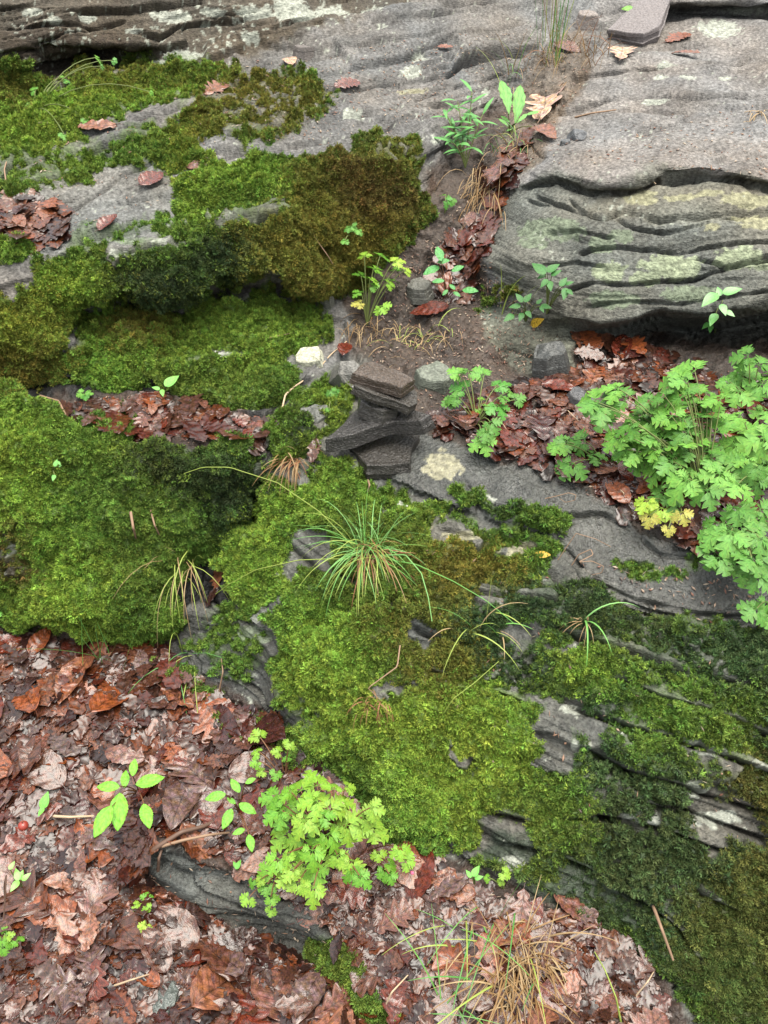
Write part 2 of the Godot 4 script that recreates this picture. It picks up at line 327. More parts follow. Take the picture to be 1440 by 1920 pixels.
# open cracks between the beds: width px, depth m, points
const CRACKS := [
	[5.6, 0.025, [970,352, 1040,335, 1100,358, 1180,360, 1235,338, 1310,330, 1380,338, 1440,350, 1740,352]],
	[5.5, 0.016, [990,360, 1060,385, 1130,405, 1170,392, 1240,410, 1330,402, 1440,390]], [5.5, 0.014, [1060,365, 1090,392, 1130,402]],
	[5.5, 0.016, [1150,400, 1190,425, 1260,432, 1340,410, 1440,395, 1740,390]], [5.5, 0.019, [1080,475, 1120,462, 1190,462, 1280,468, 1360,458, 1440,452, 1740,450]],
	[5.5, 0.022, [1060,545, 1110,530, 1180,534, 1240,527, 1300,524, 1340,510, 1380,498, 1440,488, 1740,480]], [5.5, 0.014, [1300,480, 1360,500, 1440,482]], [5.5, 0.012, [1000,440, 1080,430, 1160,445]], [5.5, 0.012, [1010,500, 1080,490, 1140,500]], [5.5, 0.014, [1090,575, 1180,565, 1280,570, 1440,545]],
	[5.5, 0.014, [980,368, 1010,378, 1060,384]], [5.5, 0.017, [1030,215, 1100,195, 1150,175, 1210,168, 1330,180, 1440,175, 1740,170]], [5.5, 0.011, [1090,210, 1180,200, 1300,205, 1440,200, 1740,200]],
	[5.5, 0.015, [1060,150, 1130,135, 1250,115, 1350,110, 1440,100, 1740,95]], [5.5, 0.014, [1120,90, 1250,82, 1440,78, 1740,76]], [5.5, 0.006, [1040,240, 1120,228, 1250,225, 1440,222]], [5.5, 0.006, [1090,285, 1200,275, 1330,280, 1440,285]],
	[7.2, 0.025, [830,145, 870,112, 940,96, 1000,100]], [7.2, 0.025, [820,18, 900,5, 970,5]],
	[5.5, 0.011, [0,270, 100,262, 220,250, 330,235]], [5.5, 0.012, [0,330, 60,310, 160,300, 270,275]], [5.5, 0.011, [60,440, 130,400, 220,340, 300,300]], [5.5, 0.011, [130,460, 250,430, 340,400, 470,375, 560,355]], [5.5, 0.014, [200,480, 330,464, 440,420, 480,402]],
	[5.5, 0.011, [380,300, 480,275, 590,260, 680,245, 760,225]], [5.5, 0.010, [330,260, 420,235, 520,215, 600,200]], [5.5, 0.011, [420,205, 520,180, 640,165, 760,150, 860,135]], [5.5, 0.012, [520,150, 640,130, 720,115, 800,100, 860,105]], [5.5, 0.011, [560,110, 660,90, 760,75, 860,60]], [5.5, 0.011, [620,60, 720,45, 820,30, 960,10]],
	[5.5, 0.010, [640,215, 740,200, 840,190, 900,180]], [5.5, 0.007, [560,240, 700,220, 800,215]], [5.5, 0.011, [480,100, 560,85, 640,60]], [5.5, 0.007, [700,175, 800,165, 900,150]],
	[5.5, 0.011, [860,882, 900,938, 960,955, 1040,968, 1130,962, 1190,990]], [5.5, 0.010, [800,985, 900,1005, 1040,1040]], [5.5, 0.011, [1105,1085, 1190,1125, 1310,1150, 1440,1160]], [5.5, 0.009, [1130,1112, 1230,1150, 1330,1166]], [5.5, 0.010, [1040,968, 1045,1015, 1100,1075]], [5.5, 0.007, [1200,1005, 1240,1040, 1330,1050]],
	[5.6, 0.019, [0,60, 80,48, 180,45, 240,30]], [5.6, 0.019, [240,60, 300,75, 350,45, 420,40, 520,20]], [5.6, 0.019, [320,130, 400,115, 470,85]], [5.6, 0.019, [0,100, 120,85, 250,100]], [5.5, 0.016, [100,20, 260,10, 400,0]], [5.5, 0.015, [500,60, 560,40, 640,20]],
	[5.6, 0.015, [300,1612, 420,1680, 540,1735, 590,1770]]]
# ledge edges on the mossy slope, where strips of stone stay bare
const BANDS := [
	[7, .022, [740,1160, 800,1190, 850,1215, 950,1240]], [8, .026, [1020,1180, 1100,1200, 1200,1230, 1320,1270, 1440,1300, 1740,1330]], [8, .026, [1050,1320, 1120,1345, 1230,1380, 1340,1410, 1440,1450, 1740,1500]],
	[8, .026, [1080,1400, 1180,1450, 1290,1480, 1440,1530, 1740,1580]], [8, .028, [900,1520, 1000,1545, 1150,1535, 1250,1560, 1330,1590, 1440,1610]], [9, .030, [920,1580, 1050,1610, 1180,1680, 1260,1740, 1330,1830]],
	[7, .022, [1180,1500, 1300,1530, 1440,1580]], [6, .018, [780,1250, 900,1290, 1010,1330]], [6, .018, [560,1060, 640,1090, 760,1130]], [7, .022, [1240,1640, 1340,1690, 1440,1740]], [6, .02, [880,1110, 960,1120, 1060,1130]], [7, .022, [1120,1260, 1240,1310, 1380,1350, 1440,1380]],
	[7, .022, [100,300, 230,270, 340,240]], [7, .022, [0,370, 120,330, 260,290]], [7, .020, [240,230, 350,210, 450,190]], [7, .022, [200,478, 330,462, 440,418, 540,402]], [6, .02, [130,462, 240,430, 330,405]], [7, .020, [340,690, 400,672, 470,664]], [6, .018, [400,268, 500,240, 600,215]]]

func poly_to_pts(a: Array) -> PackedVector2Array:
	var r := PackedVector2Array()
	for i in range(0, a.size(), 2):
		r.append(Vector2(a[i], a[i + 1]))
	return r

func noise(freq: float, sd: int, oct := 1, kind := FastNoiseLite.TYPE_SIMPLEX_SMOOTH) -> FastNoiseLite:
	var n := FastNoiseLite.new()
	n.noise_type = kind
	n.seed = sd
	n.frequency = freq
	n.fractal_type = FastNoiseLite.FRACTAL_FBM if oct > 1 else FastNoiseLite.FRACTAL_NONE
	n.fractal_octaves = oct
	return n

var thing_img: Image
func build_sheet() -> void:
	xs = axis(X0, 0, 1440, X1)
	ys = axis(Y0, 0, 1920, Y1)
	NX = xs.size()
	NY = ys.size()
	MW = int((X1 - X0) / MAPC) + 1
	MH = int((Y1 - Y0) / MAPC) + 1
	breaklines()
	# control points -> Delaunay -> 1/depth on the grid
	var pts := PackedVector2Array()
	var wv := PackedFloat32Array()
	var have := {}
	for line in bl:
		var n: int = line.size() / 3
		for k in n:
			var a := Vector3(line[k * 3], line[k * 3 + 1], line[k * 3 + 2])
			var b := a
			if k + 1 < n:
				b = Vector3(line[k * 3 + 3], line[k * 3 + 4], line[k * 3 + 5])
			var cnt := maxi(1, int(ceil(Vector2(a.x, a.y).distance_to(Vector2(b.x, b.y)) / 40.0)))
			for q in cnt:
				var c := a.lerp(b, float(q) / cnt)
				var key := Vector2i(int(c.x / 4), int(c.y / 4))
				if have.has(key):
					continue
				have[key] = true
				pts.append(Vector2(c.x, c.y))
				wv.append(-ray(c.x, c.y).z / c.z)
	var tri := Geometry2D.triangulate_delaunay(pts)
	var w := PackedFloat32Array()
	w.resize(NX * NY)
	var order: Array = []
	for k in range(0, tri.size(), 3):
		var a := pts[tri[k]]
		var b := pts[tri[k + 1]]
		var c := pts[tri[k + 2]]
		order.append([maxf(a.distance_to(b), maxf(b.distance_to(c), c.distance_to(a))), k])
	order.sort()
	for od in order:
		var k: int = od[1]
		var a := pts[tri[k]]
		var b := pts[tri[k + 1]]
		var c := pts[tri[k + 2]]
		var det := (b.y - c.y) * (a.x - c.x) + (c.x - b.x) * (a.y - c.y)
		if absf(det) < 1e-6:
			continue
		var wa := wv[tri[k]]
		var wb := wv[tri[k + 1]]
		var wc := wv[tri[k + 2]]
		var i0 := maxi(0, int(at_axis(minf(a.x, minf(b.x, c.x)), X0, 0, 1440)) - 1)
		var i1 := mini(NX - 1, int(at_axis(maxf(a.x, maxf(b.x, c.x)), X0, 0, 1440)) + 1)
		var j0 := maxi(0, int(at_axis(minf(a.y, minf(b.y, c.y)), Y0, 0, 1920)) - 1)
		var j1 := mini(NY - 1, int(at_axis(maxf(a.y, maxf(b.y, c.y)), Y0, 0, 1920)) + 1)
		for j in range(j0, j1 + 1):
			var y := ys[j]
			for i in range(i0, i1 + 1):
				if w[j * NX + i] != 0.0:
					continue
				var x := xs[i]
				var l0 := ((b.y - c.y) * (x - c.x) + (c.x - b.x) * (y - c.y)) / det
				var l1 := ((c.y - a.y) * (x - c.x) + (a.x - c.x) * (y - c.y)) / det
				var l2 := 1.0 - l0 - l1
				if l0 >= -1e-4 and l1 >= -1e-4 and l2 >= -1e-4:
					w[j * NX + i] = l0 * wa + l1 * wb + l2 * wc
	for j in NY:
		for i in NX:
			if w[j * NX + i] == 0.0:
				w[j * NX + i] = w[j * NX + i - 1] if i > 0 else (w[(j - 1) * NX + i] if j > 0 else 0.5)
	w = blur(w, 2)
	w = blur(w, 2)
	# paint maps
	thing_img = Image.create(MW, MH, false, Image.FORMAT_RF)
	thing_img.fill(Color(1, 0, 0))
	for t in THINGS:
		if t[1].size() > 0:
			fill_poly(thing_img, t[1], Color(t[0], 0, 0))
	var moss_img := Image.create(MW, MH, false, Image.FORMAT_RGBAF)
	moss_img.fill(Color(0.098, 0.168, 0.029, 0))
	var moss_w := Image.create(MW, MH, false, Image.FORMAT_RF)
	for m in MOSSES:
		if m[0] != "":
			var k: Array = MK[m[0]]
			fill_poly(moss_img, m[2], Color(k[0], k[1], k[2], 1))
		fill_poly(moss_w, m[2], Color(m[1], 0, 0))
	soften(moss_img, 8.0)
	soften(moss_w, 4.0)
	var rock_img := Image.create(MW, MH, false, Image.FORMAT_RGBAF)
	for r in ROCKS:
		fill_poly(rock_img, r[1], Color(r[0][0], r[0][1], r[0][2], 1))
	soften(rock_img, 2.5)
	var wa_n := noise(0.012, 11, 3)
	var wb_n := noise(0.012, 12, 3)
	var fine := noise(0.05, 13, 2)
	# base positions
	P.resize(NX * NY)
	for j in NY:
		for i in NX:
			P[j * NX + i] = CAM + ray(xs[i], ys[j]) / w[j * NX + i]
	N = normals()
	# displacement along the surface normal
	MOSS.resize(NX * NY)
	MCOL.resize(NX * NY)
	VC.resize(NX * NY)
	var n_lump := noise(7.0, 21, 2)
	var n_moss := noise(11.0, 22, 2)
	var n_moss2 := noise(45.0, 23, 2)
	var n_rough := noise(38.0, 24, 4)
	var n_bed := noise(3.0, 25, 2)
	var n_prot := noise(1.0, 26)
	var n_lich := noise(60.0, 27, 3)
	var n_tone := noise(9.0, 28, 4)
	var n_hue := noise(5.0, 29, 3)
	var n_spk := noise(70.0, 30, 2)
	var n_grain := noise(170.0, 31, 2)
	var crack := crack_grid()
	var lich := lichen_grid()
	var D := PackedFloat32Array()
	D.resize(NX * NY)
	for j in NY:
		for i in NX:
			var id := j * NX + i
			var px := xs[i]
			var py := ys[j]
			var q := P[id]
			var dx := wa_n.get_noise_2d(px, py) * 34.0
			var dy := wb_n.get_noise_2d(px, py) * 26.0
			var tid := int(look(thing_img, px + dx * 0.15, py + dy * 0.15).r + 0.5)
			var m := look(moss_w, px + dx, py + dy).r
			var mb := m
			m = smoothstep(0.30, 0.62, m + fine.get_noise_2d(px, py) * 0.42 + n_tone.get_noise_3dv(q) * 0.42)
			if mb < 0.05:
				m = 0.0
			m *= 1.0 - smoothstep(0.32, 0.72, bare[id] + 0.5 * n_tone.get_noise_3dv(q * 1.3))
			MOSS[id] = m
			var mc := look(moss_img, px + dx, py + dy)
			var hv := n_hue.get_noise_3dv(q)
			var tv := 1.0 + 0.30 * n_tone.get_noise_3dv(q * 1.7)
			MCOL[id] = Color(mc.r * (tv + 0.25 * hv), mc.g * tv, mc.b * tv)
			# bedding: steps and recessed joints between beds
			var tilt := 0.05
			if tid == 6 or tid == 7:
				tilt = -0.16
			elif tid == 3 or tid == 2:
				tilt = 0.10
			var d := 0.0
			if tid == 0 or tid == 1:
				d = n_lump.get_noise_3dv(q) * 0.014 + n_rough.get_noise_3dv(q * 0.9) * 0.011
			else:
				var b := q.y - tilt * q.x + 0.014 * n_bed.get_noise_3dv(q)
				var s := 0.0
				var wob := n_bed.get_noise_3dv(q * 1.7)
				for o in 2:
					var th: float = [0.034, 0.011][o]
					var am: float = [0.012, 0.0038][o]
					var v := b / th + 40.0
					var ci := floorf(v)
					var f := v - ci
					var r0 := block(ci - 1.0, q, o, wob)
					var r1 := block(ci, q, o, wob)
					s += am * 0.85 * lerpf(r0, r1, smoothstep(0.0, 0.09, f))
					var gv := n_prot.get_noise_3d(ci * 3.7 + 90.0, q.x * 5.0, q.z * 5.0 + o * 31.0)
					if gv > -0.05:
						s -= am * 1.2 * minf(1.0, gv * 4.0 + 0.2) * exp(-f * f / 0.02)
				if tid == 9:
					s *= 0.4
				elif tid == 8:
					s *= 0.55
				d = s * (1.0 - 0.75 * m) + n_lump.get_noise_3dv(q) * 0.010 + n_rough.get_noise_3dv(q * Vector3(0.55, 1.3, 0.6)) * 0.0016 * (1.0 - m)
				if tid == 7:
					d = s * 0.12 + n_lump.get_noise_3dv(q) * 0.004 + n_rough.get_noise_3dv(q * Vector3(0.4, 1.7, 0.4)) * 0.0012
			d += m * (0.005 + 0.024 * n_moss.get_noise_3dv(q) + 0.010 * n_moss2.get_noise_3dv(q))
			d -= crack[id] * (1.0 - 0.65 * m)
			D[id] = d
			# colour of the stone or soil itself
			var rc := look(rock_img, px + dx * 0.6, py + dy * 0.6)
			var tn := 1.0 + 0.55 * n_tone.get_noise_3dv(q) + 0.24 * n_rough.get_noise_3dv(q * 1.6) + 0.42 * n_grain.get_noise_3dv(q)
			var col := Color(rc.r * tn * (1.0 + 0.10 * hv), rc.g * tn, rc.b * tn * (1.0 - 0.10 * hv))
			if tid > 1:
				var lv := lich[id]
				if lv > 0.0:
					var kind := int(lv)
					var amt := smoothstep(0.18, 0.34, (lv - kind) + n_lich.get_noise_3dv(q) * 0.55 + n_spk.get_noise_3dv(q) * 0.2)
					var lc: Array = LC[kind - 1]
					var la := 0.9 + 0.4 * n_spk.get_noise_3dv(q)
					col = col.lerp(Color(lc[0] * la, lc[1] * la, lc[2] * la), amt * 0.88)
				var sp := n_spk.get_noise_3dv(q * 0.9) + 0.4 * n_tone.get_noise_3dv(q * 0.8)
				var thr := 0.62
				if tid == 2:
					thr = 0.46
				elif tid == 7 or tid == 10:
					thr = 2.0
				elif tid == 6:
					thr = 0.62
				if sp > thr:
					col = col.lerp(Color(0.5, 0.53, 0.45), smoothstep(thr, thr + 0.1, sp) * 0.8)
				# thin film of short moss, of the same colour as the moss around it
				var gm := clampf(mb * 0.75 + 0.45 * n_tone.get_noise_3dv(q * 2.3) + 0.3 * n_grain.get_noise_3dv(q), 0.0, 0.85)
				if mb > 0.12:
					col = col.lerp(Color(mc.r, mc.g, mc.b), gm)
			var under := Color(mc.r, mc.g, mc.b)
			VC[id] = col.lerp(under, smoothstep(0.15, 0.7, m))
	for id in NX * NY:
		P[id] += N[id] * D[id]
	N = normals()
	TID.resize(NX * NY)
	for j in NY - 1:
		for i in NX - 1:
			var px := xs[i]
			var py := ys[j]
			TID[j * NX + i] = int(look(thing_img, px + wa_n.get_noise_2d(px, py) * 5.0, py + wb_n.get_noise_2d(px, py) * 5.0).r + 0.5)

# how far a broken block of a bed stands out: beds split into blocks with crisp joints
func block(ci: float, q: Vector3, o: int, wob: float) -> float:
	var bx: float = (q.x + 0.35 * q.z) * (3.4 if o == 0 else 8.0) + wob * 0.9 + fposmod(sin(ci * 91.7) * 437.5, 7.0)
	var bi := floorf(bx)
	var bf := bx - bi
	var h0 := fposmod(sin(ci * 12.9898 + (bi - 1.0) * 78.233 + o * 37.7) * 43758.5453, 1.0) * 2.0 - 1.0
	var h1 := fposmod(sin(ci * 12.9898 + bi * 78.233 + o * 37.7) * 43758.5453, 1.0) * 2.0 - 1.0
	return lerpf(h0, h1, smoothstep(0.0, 0.12, bf))

func blur(a: PackedFloat32Array, r: int) -> PackedFloat32Array:
	var b := PackedFloat32Array()
	b.resize(a.size())
	var inv := 1.0 / (2 * r + 1)
	for j in NY:
		var o := j * NX
		var s := 0.0
		for k in range(-r, r + 1):
			s += a[o + clampi(k, 0, NX - 1)]
		for i in NX:
			b[o + i] = s * inv
			s += a[o + mini(i + r + 1, NX - 1)] - a[o + maxi(i - r, 0)]
	var c := PackedFloat32Array()
	c.resize(a.size())
	for i in NX:
		var s := 0.0
		for k in range(-r, r + 1):
			s += b[clampi(k, 0, NY - 1) * NX + i]
		for j in NY:
			c[j * NX + i] = s * inv
			s += b[mini(j + r + 1, NY - 1) * NX + i] - b[maxi(j - r, 0) * NX + i]
	return c

func normals() -> PackedVector3Array:
	var r := PackedVector3Array()
	r.resize(NX * NY)
	for j in NY:
		var ja := maxi(j - 1, 0) * NX
		var jb := mini(j + 1, NY - 1) * NX
		for i in NX:
			var du := P[j * NX + mini(i + 1, NX - 1)] - P[j * NX + maxi(i - 1, 0)]
			var dv := P[jb + i] - P[ja + i]
			r[j * NX + i] = dv.cross(du).normalized()
	return r

var bare := PackedFloat32Array()
func crack_grid() -> PackedFloat32Array:
	# how far the surface steps back at the bed edges: sharp lip above, open joint and recessed bed below
	var g := PackedFloat32Array()
	g.resize(NX * NY)
	bare.resize(NX * NY)
	var wn := noise(0.035, 44, 2)
	var all := CRACKS + BANDS
	for ci in all.size():
		var c: Array = all[ci]
		var band := ci >= CRACKS.size()
		var pl := poly_to_pts(c[2])
		var wid: float = c[0]
		for k in pl.size() - 1:
			var a := pl[k]
			var b := pl[k + 1]
			var nrm := (b - a).orthogonal().normalized()
			if nrm.y < 0:
				nrm = -nrm
			var lo := a.min(b) - Vector2(6, 34)
			var hi := a.max(b) + Vector2(6, 70)
			for j in range(int(at_axis(maxf(lo.y, Y0), Y0, 0, 1920)), mini(NY, int(at_axis(hi.y, Y0, 0, 1920)) + 1)):
				for i in range(int(at_axis(maxf(lo.x, X0), X0, 0, 1440)), mini(NX, int(at_axis(hi.x, X0, 0, 1440)) + 1)):
					var q := Vector2(xs[i], ys[j] + wn.get_noise_2d(xs[i], ys[j]) * 1.8)
					var t := (q - a).dot(b - a) / (b - a).length_squared()
					if t < -0.02 or t > 1.02:
						continue
					var dd := (q - a).dot(nrm)
					if dd < -30.0 or dd > 64.0:
						continue
					var wv := clampf(0.75 + 0.8 * wn.get_noise_2d(xs[i] * 0.35 + 500.0 + ci * 40.0, ys[j] * 0.1), 0.0, 1.0)
					if k == 0:
						wv *= smoothstep(0.0, 0.3, t)
					if k == pl.size() - 2 and pl[k + 1].x < 1430:
						wv *= smoothstep(1.0, 0.7, t)
					var v := exp(-dd * dd / (wid * wid * 0.26))
					if dd > 0.0:
						v += 0.30 * exp(-dd / 16.0)
					else:
						v -= 0.12 * exp(dd / 10.0)
					v *= wv * float(c[1])
					var id := j * NX + i
					if v > 0.0:
						g[id] = maxf(g[id], v)
					elif g[id] <= 0.0:
						g[id] = minf(g[id], v)
					if band:
						bare[id] = maxf(bare[id], wv * exp(-pow((dd + 7.0) / 12.0, 2.0)))
	return g

func lichen_grid() -> PackedFloat32Array:
	var g := PackedFloat32Array()
	g.resize(NX * NY)
	for c in LICHENS:
		var cx: float = c[0]
		var cy: float = c[1]
		var rx: float = c[2] * 1.25
		var ry: float = c[3] * 1.25
		for j in range(int(at_axis(maxf(cy - ry, Y0), Y0, 0, 1920)), mini(NY, int(at_axis(cy + ry, Y0, 0, 1920)) + 1)):
			for i in range(int(at_axis(maxf(cx - rx, X0), X0, 0, 1440)), mini(NX, int(at_axis(cx + rx, X0, 0, 1440)) + 1)):
				var e := 1.0 - Vector2((xs[i] - cx) / rx, (ys[j] - cy) / ry).length()
				if e > 0.0:
					var v := minf(e * 1.3, 0.95)
					if v > g[j * NX + i] - floorf(g[j * NX + i]):
						g[j * NX + i] = 1.0 + c[4] + v
	return g

# a point of the ground under a photo pixel: position, normal
func ground(px: float, py: float) -> Array:
	var fx := clampf(at_axis(px, X0, 0, 1440), 0, NX - 1.001)
	var fy := clampf(at_axis(py, Y0, 0, 1920), 0, NY - 1.001)
	var i := int(fx)
	var j := int(fy)
	fx -= i
	fy -= j
	var k := j * NX + i
	var p := P[k].lerp(P[k + 1], fx).lerp(P[k + NX].lerp(P[k + NX + 1], fx), fy)
	var n := Vector3.ZERO
	for b in range(-3, 4, 3):
		for a in range(-3, 4, 3):
			n += N[clampi(j + b, 0, NY - 1) * NX + clampi(i + a, 0, NX - 1)]
	return [p, n.normalized()]

func depth_of(p: Vector3) -> float:
	return (p - CAM).dot(fwd)

func on_plane(px: float, py: float, p: Vector3, n: Vector3) -> Vector3:
	var d := ray(px, py)
	var den := d.dot(n)
	if absf(den) < 0.08:
		den = -0.08 if den < 0 else 0.08
	return CAM + d * ((p - CAM).dot(n) / den)

# ---------------------------------------------------------------- materials
func grey_noise(freq: float, sd: int, lo: float, hi: float, oct := 5, kind := FastNoiseLite.TYPE_SIMPLEX_SMOOTH) -> NoiseTexture2D:
	var t := NoiseTexture2D.new()
	t.width = 512
	t.height = 512
	t.seamless = true
	var n := FastNoiseLite.new()
	n.noise_type = kind
	n.seed = sd
	n.frequency = freq
	n.fractal_octaves = oct
	n.fractal_gain = 0.6
	t.noise = n
	var g := Gradient.new()
	g.set_color(0, Color(lo, lo, lo))
	g.set_color(1, Color(hi, hi, hi))
	t.color_ramp = g
	return t

func bump_noise(freq: float, sd: int, strength: float, oct := 5) -> NoiseTexture2D:
	var t := NoiseTexture2D.new()
	t.width = 512
	t.height = 512
	t.seamless = true
	t.as_normal_map = true
	t.bump_strength = strength
	var n := FastNoiseLite.new()
	n.seed = sd
	n.frequency = freq
	n.fractal_octaves = oct
	n.fractal_gain = 0.6
	t.noise = n
	return t

var tex_a: Texture2D
var tex_n: Texture2D
func rock_material(rough_lo: float, rough_hi: float, bump := 0.8, spec := 0.5) -> StandardMaterial3D:
	var m := StandardMaterial3D.new()
	m.vertex_color_use_as_albedo = true
	m.albedo_texture = tex_a
	m.uv1_triplanar = true
	m.uv1_world_triplanar = true
	m.uv1_scale = Vector3(4, 10, 4)
	m.roughness = 1.0
	m.roughness_texture = grey_noise(0.012, int(rough_lo * 100.0) + 5, rough_lo, rough_hi, 4)
	m.normal_enabled = true
	m.normal_texture = tex_n
	m.normal_scale = bump
	m.metallic_specular = spec
	return m

func plain(c: Array, rough := 0.7, back := 0.0) -> StandardMaterial3D:
	var m := StandardMaterial3D.new()
	m.albedo_color = Color(c[0], c[1], c[2]).linear_to_srgb()
	m.roughness = rough
	if back > 0.0:
		m.backlight_enabled = true
		m.backlight = Color(c[0] * back, c[1] * back, c[2] * back).linear_to_srgb()
	m.metallic_specular = 0.35 if rough > 0.4 else 0.5
	m.cull_mode = BaseMaterial3D.CULL_DISABLED
	return m

var tex_leaf: Texture2D
var tex_green: Texture2D
func green_texture() -> Texture2D:
	var im := Image.create(128, 128, false, Image.FORMAT_RGB8)
	var n := noise(0.035, 171, 4)
	var n2 := noise(0.015, 172, 2)
	for j in 128:
		for i in 128:
			var s := absf(i - 63.5) / 64.0
			var t := j / 128.0
			var v := 0.80 + 0.20 * n.get_noise_2d(i, j)
			var ph := fposmod(t * 6.0 - s * 1.8, 1.0)
			var vein := maxf(exp(-pow((ph - 0.5) / 0.09, 2.0)) * (1.0 - s * 0.7), exp(-pow(s / 0.07, 2.0)))
			v = lerpf(v, 0.97, vein * 0.6)
			var yl := 0.5 + 0.5 * n2.get_noise_2d(i + 90, j)
			im.set_pixel(i, j, Color(clampf(v * (0.86 + 0.22 * yl), 0, 1), clampf(v, 0, 1), clampf(v * 0.95, 0, 1)))
	return ImageTexture.create_from_image(im)

func leafy(c: Array, rough := 0.5, back := 0.7) -> StandardMaterial3D:
	var m := plain([c[0] * 1.45, c[1] * 1.4, c[2] * 1.4], rough, back)
	m.backlight = Color(c[0] * back, c[1] * back, c[2] * back).linear_to_srgb()
	m.albedo_texture = tex_green
	return m

func leaf_texture() -> Texture2D:
	var im := Image.create(128, 256, false, Image.FORMAT_RGB8)
	var n := noise(0.03, 71, 4)
	var n2 := noise(0.16, 72, 2)
	for j in 256:
		for i in 128:
			var s := absf(i - 63.5) / 64.0
			var t := j / 256.0
			var v := 0.74 + 0.34 * n.get_noise_2d(i, j) + 0.14 * n2.get_noise_2d(i, j)
			var ph := fposmod(t * 11.0 - s * 2.3, 1.0)
			var vein := maxf(exp(-pow((ph - 0.5) / 0.07, 2.0)) * (1.0 - s * 0.6), exp(-pow(s / 0.035, 2.0)))
			v = lerpf(v, v * 0.62, vein)
			var b := v * (0.93 + 0.25 * n.get_noise_2d(i + 300, j))
			im.set_pixel(i, j, Color(clampf(v, 0, 1), clampf(v * 0.97, 0, 1), clampf(b, 0, 1)))
	return ImageTexture.create_from_image(im)

func litter_material(c: Array, rough: float) -> StandardMaterial3D:
	var m := plain([c[0] * 1.25, c[1] * 1.25, c[2] * 1.25], rough, 0.0)
	m.albedo_texture = tex_leaf
	m.normal_enabled = true
	m.normal_texture = bump_leaf
	m.normal_scale = 0.8
	m.uv1_scale = Vector3(1, 1, 1)
	return m
var bump_leaf: Texture2D

# ---------------------------------------------------------------- meshes
func tube(pts: PackedVector3Array, r0: float, r1: float, sides := 5) -> ArrayMesh:
	var st := SurfaceTool.new()
	st.begin(Mesh.PRIMITIVE_TRIANGLES)
	add_tube(st, pts, r0, r1, sides)
	st.generate_normals()
	return st.commit()

func add_tube(st: SurfaceTool, pts: PackedVector3Array, r0: float, r1: float, sides := 5) -> void:
	var rings: Array = []
	for k in pts.size():
		var d := (pts[mini(k + 1, pts.size() - 1)] - pts[maxi(k - 1, 0)]).normalized()
		var a := d.cross(Vector3(0.31, 0.9, 0.27)).normalized()
		var b := d.cross(a).normalized()
		var r := lerpf(r0, r1, float(k) / (pts.size() - 1))
		var ring := PackedVector3Array()
		for s in sides:
			var an := TAU * s / sides
			ring.append(pts[k] + (a * cos(an) + b * sin(an)) * r)
		rings.append(ring)
	st.set_smooth_group(0)
	for k in pts.size() - 1:
		for s in sides:
			var s2 := (s + 1) % sides
			for v in [rings[k][s], rings[k + 1][s], rings[k + 1][s2], rings[k][s], rings[k + 1][s2], rings[k][s2]]:
				st.add_vertex(v)

func bez(a: Vector3, b: Vector3, c: Vector3, n: int) -> PackedVector3Array:
	var r := PackedVector3Array()
	for k in n + 1:
		var t := float(k) / n
		r.append(a.lerp(b, t).lerp(b.lerp(c, t), t))
	return r

func strip(pts: PackedVector3Array, wid: float, side0: Vector3, fold := 0.35) -> ArrayMesh:
	# a grass blade: a tapered V-shaped ribbon
	var st := SurfaceTool.new()
	st.begin(Mesh.PRIMITIVE_TRIANGLES)
	var n := pts.size()
	var L: Array = []
	for k in n:
		var d := (pts[mini(k + 1, n - 1)] - pts[maxi(k - 1, 0)]).normalized()
		var s := (side0 - d * side0.dot(d)).normalized()
		var u := s.cross(d)
		var t := float(k) / (n - 1)
		var w := wid * 0.5 * pow(1.0 - t, 0.7) * (0.65 + 0.35 * minf(1.0, t * 5.0)) + 0.00012
		L.append([pts[k] - s * w + u * w * fold, pts[k], pts[k] + s * w + u * w * fold])
	st.set_smooth_group(0)
	for k in n - 1:
		for h in 2:
			for v in [L[k][h], L[k + 1][h], L[k + 1][h + 1], L[k][h], L[k + 1][h + 1], L[k][h + 1]]:
				st.add_vertex(v)
	st.generate_normals()
	return st.commit()

